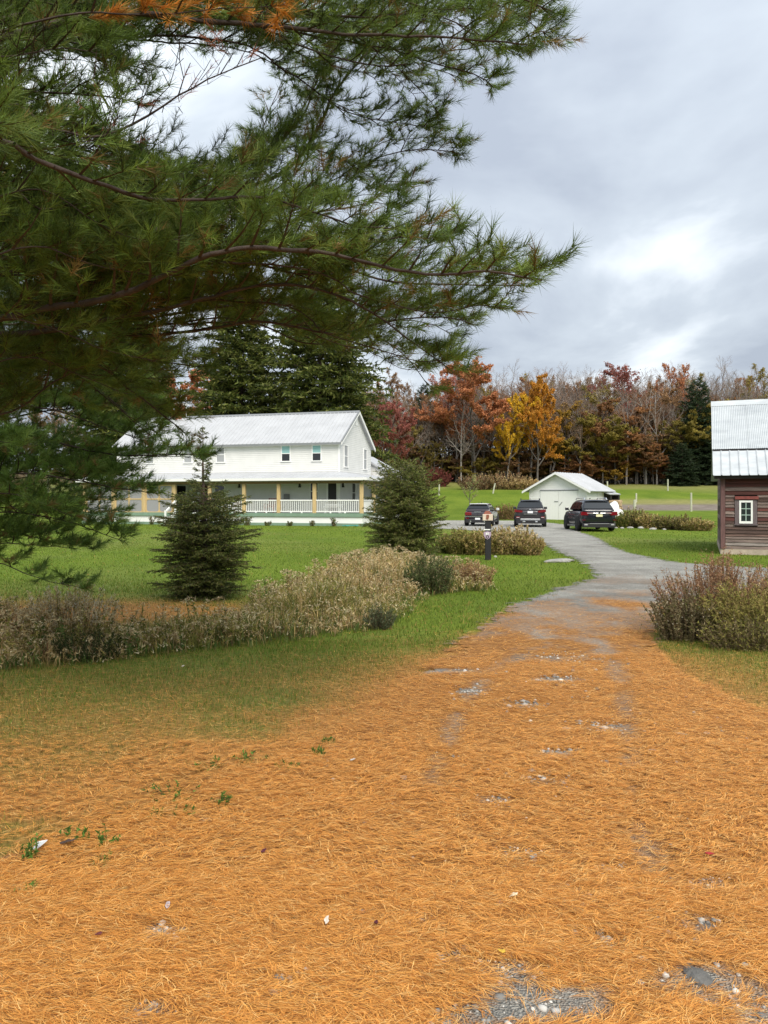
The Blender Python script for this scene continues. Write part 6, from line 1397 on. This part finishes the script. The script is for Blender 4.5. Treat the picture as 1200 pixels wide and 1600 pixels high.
# tall dry grass strip (nobody could count it)
STRIP = [(-9, 6.9), (-5.2, 7.0), (-3.55, 7.25), (-2.56, 7.75), (-1.23, 8.7), (-.15, 9.6), (.35, 10.6), (.55, 12.2), (.95, 13.4), (2.1, 14.0), (2.15, 15.2), (1.3, 17.0), (1.4, 20.5), (-.6, 21.2), (-1.6, 17.0), (-2.1, 13.6), (-2.2, 11.0), (-3.0, 9.6), (-4.4, 9.3), (-9, 9.4)]
rs = rng_of(303); bx_ = rs.uniform(-8, 2.4, 90000); by_ = rs.uniform(6.8, 21.4, 90000); sd_ = poly_sd(bx_, by_, STRIP)
nn_ = vnoise(bx_, by_, .9, 61, 3); okk = (sd_ > .02) & (rs.uniform(0, 1, 90000) < np.clip(sd_*2.2, .2, 1)*(.35+.9*nn_)*np.where(by_ > 12.5, .7, 1)) & (np.abs(bx_) < .58*by_+.6)
bx_, by_, sd_, nn_ = bx_[okk], by_[okk], sd_[okk], nn_[okk]; n = min(len(bx_), 14500); bx_, by_, sd_, nn_ = bx_[:n], by_[:n], sd_[:n], nn_[:n]
hgt = (.09+.30*np.clip(sd_*.8, 0, 1))*(.8+.25*sstep(-3, 0, bx_))*rs.uniform(.45, 1.3, n)*(.35+1.2*vnoise(bx_, by_, .8, 62, 3)); base = np.stack([bx_, by_, H(bx_, by_)], 1)
V_, F_, C_ = [], [], []; off = 0
kind = vnoise(bx_, by_, .55, 63, 3)+rs.normal(0, .10, n)
pal3 = np.where((kind < .42)[:, None], pick(TAN, n, rs), np.where((kind < .50)[:, None], pick(RUSS+GREYTAN+TAN, n, rs), pick(OLIVE+TAN[:2], n, rs)))
pal3 = np.where(((rs.uniform(0, 1, n) < .22) | (sd_ < .3) & (rs.uniform(0, 1, n) < .5))[:, None], pick(GREEN, n, rs), pal3)
for rep in range(3):                                # three blades to a tuft
    a = rs.uniform(0, 6.283, n); ln = rs.uniform(.05, 1.0, n)**1.3*hgt; w_ = rs.uniform(.004, .009, n)*(1+.05*by_); d3 = np.stack([np.cos(a), np.sin(a), np.zeros(n)], 1); s3 = np.stack([-np.sin(a), np.cos(a), np.zeros(n)], 1)
    p0 = base+rs.normal(0, .02, (n, 3))*np.array([1, 1, 0]); p1 = p0+d3*(ln*.3)[:, None]+np.array([0, 0, 1.])*(hgt*.6)[:, None]; p2 = p0+d3*ln[:, None]+np.array([0, 0, 1.])*(hgt*rs.uniform(.8, 1.05, n))[:, None]
    V_.append(np.stack([p0-s3*(w_/2)[:, None], p0+s3*(w_/2)[:, None], p1+s3*(w_/2)[:, None], p1-s3*(w_/2)[:, None], p2], 1).reshape(-1, 3)); i5 = np.arange(n)[:, None]*5+off
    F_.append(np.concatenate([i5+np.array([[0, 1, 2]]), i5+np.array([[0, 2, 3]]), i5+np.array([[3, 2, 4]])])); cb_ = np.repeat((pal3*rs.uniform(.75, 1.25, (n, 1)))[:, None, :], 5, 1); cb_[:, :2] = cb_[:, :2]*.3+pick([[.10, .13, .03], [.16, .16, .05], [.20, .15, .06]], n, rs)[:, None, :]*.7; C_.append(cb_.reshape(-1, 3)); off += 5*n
tip = V_[-1].reshape(n, 5, 3)[:, 4]; hs_ = rs.uniform(0, 1, n) < .42; tp_, hh_ = tip[hs_], hgt[hs_]; m = len(tp_)
for rep in range(7):                                # fluffy seed heads and withered leaves
    u = rs.uniform(.0, .45, m); P = tp_-np.array([0, 0, 1.])*(u*hh_)[:, None]+rs.normal(0, .018, (m, 3)); D = rs.normal(0, .7, (m, 3))+np.array([0, 0, .5]); sc_ = (1+.04*P[:, 1])
    v, f = leaf_tris(P, D, rs.uniform(.02, .05, m)*sc_, rs.uniform(.006, .014, m)*sc_, rs); V_.append(v); F_.append(f+off); C_.append(np.repeat(np.where((kind[hs_] > .5)[:, None], pick(GREYTAN+OLIVE, m, rs), pick(GREYTAN+TAN, m, rs)), 3, 0)); off += len(v)
# leafy weeds with fluffy tops among the grass
fx_ = rs.uniform(-7, 2.2, 5200); fy_ = rs.uniform(7, 21, 5200); fs_ = poly_sd(fx_, fy_, STRIP); okk = (fs_ > .15) & (rs.uniform(0, 1, 5200) < .15+1.1*sstep(.4, .62, vnoise(fx_, fy_, .6, 66, 2))) & (np.abs(fx_) < .58*fy_+.6)
fx_, fy_ = fx_[okk][:1500], fy_[okk][:1500]; m = len(fx_); fh_ = rs.uniform(.18, .52, m)*np.clip(.55+fs_[okk][:1500]*.7, .5, 1)*(.75+.6*vnoise(fx_, fy_, .8, 67, 2)); fb_ = np.stack([fx_, fy_, H(fx_, fy_)], 1); ft_ = fb_+np.stack([rs.normal(0, .10, m)*fh_, rs.normal(0, .10, m)*fh_, fh_], 1)
v, f = frusta(fb_, ft_, np.full(m, .0035), np.full(m, .0018), 3); f = np.concatenate([f[:, [0, 1, 2]], f[:, [0, 2, 3]]]); V_.append(v); F_.append(f+off); C_.append(np.tile(np.array([[.22, .15, .08]]), (len(v), 1))); off += len(v)
fk_ = rs.uniform(0, 1, m)
for rep in range(26):
    u = rs.uniform(.12, 1.0, m); P = fb_+(ft_-fb_)*u[:, None]; D = rs.normal(0, .7, (m, 3))+np.array([0, 0, .15]); sc_ = 1+.03*fy_
    v, f = leaf_tris(P, D, rs.uniform(.035, .08, m)*(1.1-.5*u)*sc_, rs.uniform(.009, .018, m)*sc_, rs); V_.append(v); F_.append(f+off); C_.append(np.repeat(np.where((fk_ < .55)[:, None], pick(OLIVE, m, rs), np.where((fk_ < .8)[:, None], pick(TAN, m, rs), pick(GREEN, m, rs))), 3, 0)); off += len(v)
for rep in range(26):
    a = rs.uniform(0, 6.283, m); q = rs.uniform(0, 1, m); P = ft_+np.stack([np.cos(a)*.07*q, np.sin(a)*.07*q, -.10*q*rs.uniform(0, 1, m)], 1); D = rs.normal(0, .6, (m, 3))+np.stack([np.cos(a), np.sin(a), np.full(m, .3)], 1)
    v, f = leaf_tris(P, D, rs.uniform(.015, .035, m)*sc_, rs.uniform(.008, .014, m)*sc_, rs); V_.append(v); F_.append(f+off); C_.append(np.repeat(pick(GREYTAN+[[.40, .32, .18], [.30, .22, .12]], m, rs), 3, 0)); off += len(v)
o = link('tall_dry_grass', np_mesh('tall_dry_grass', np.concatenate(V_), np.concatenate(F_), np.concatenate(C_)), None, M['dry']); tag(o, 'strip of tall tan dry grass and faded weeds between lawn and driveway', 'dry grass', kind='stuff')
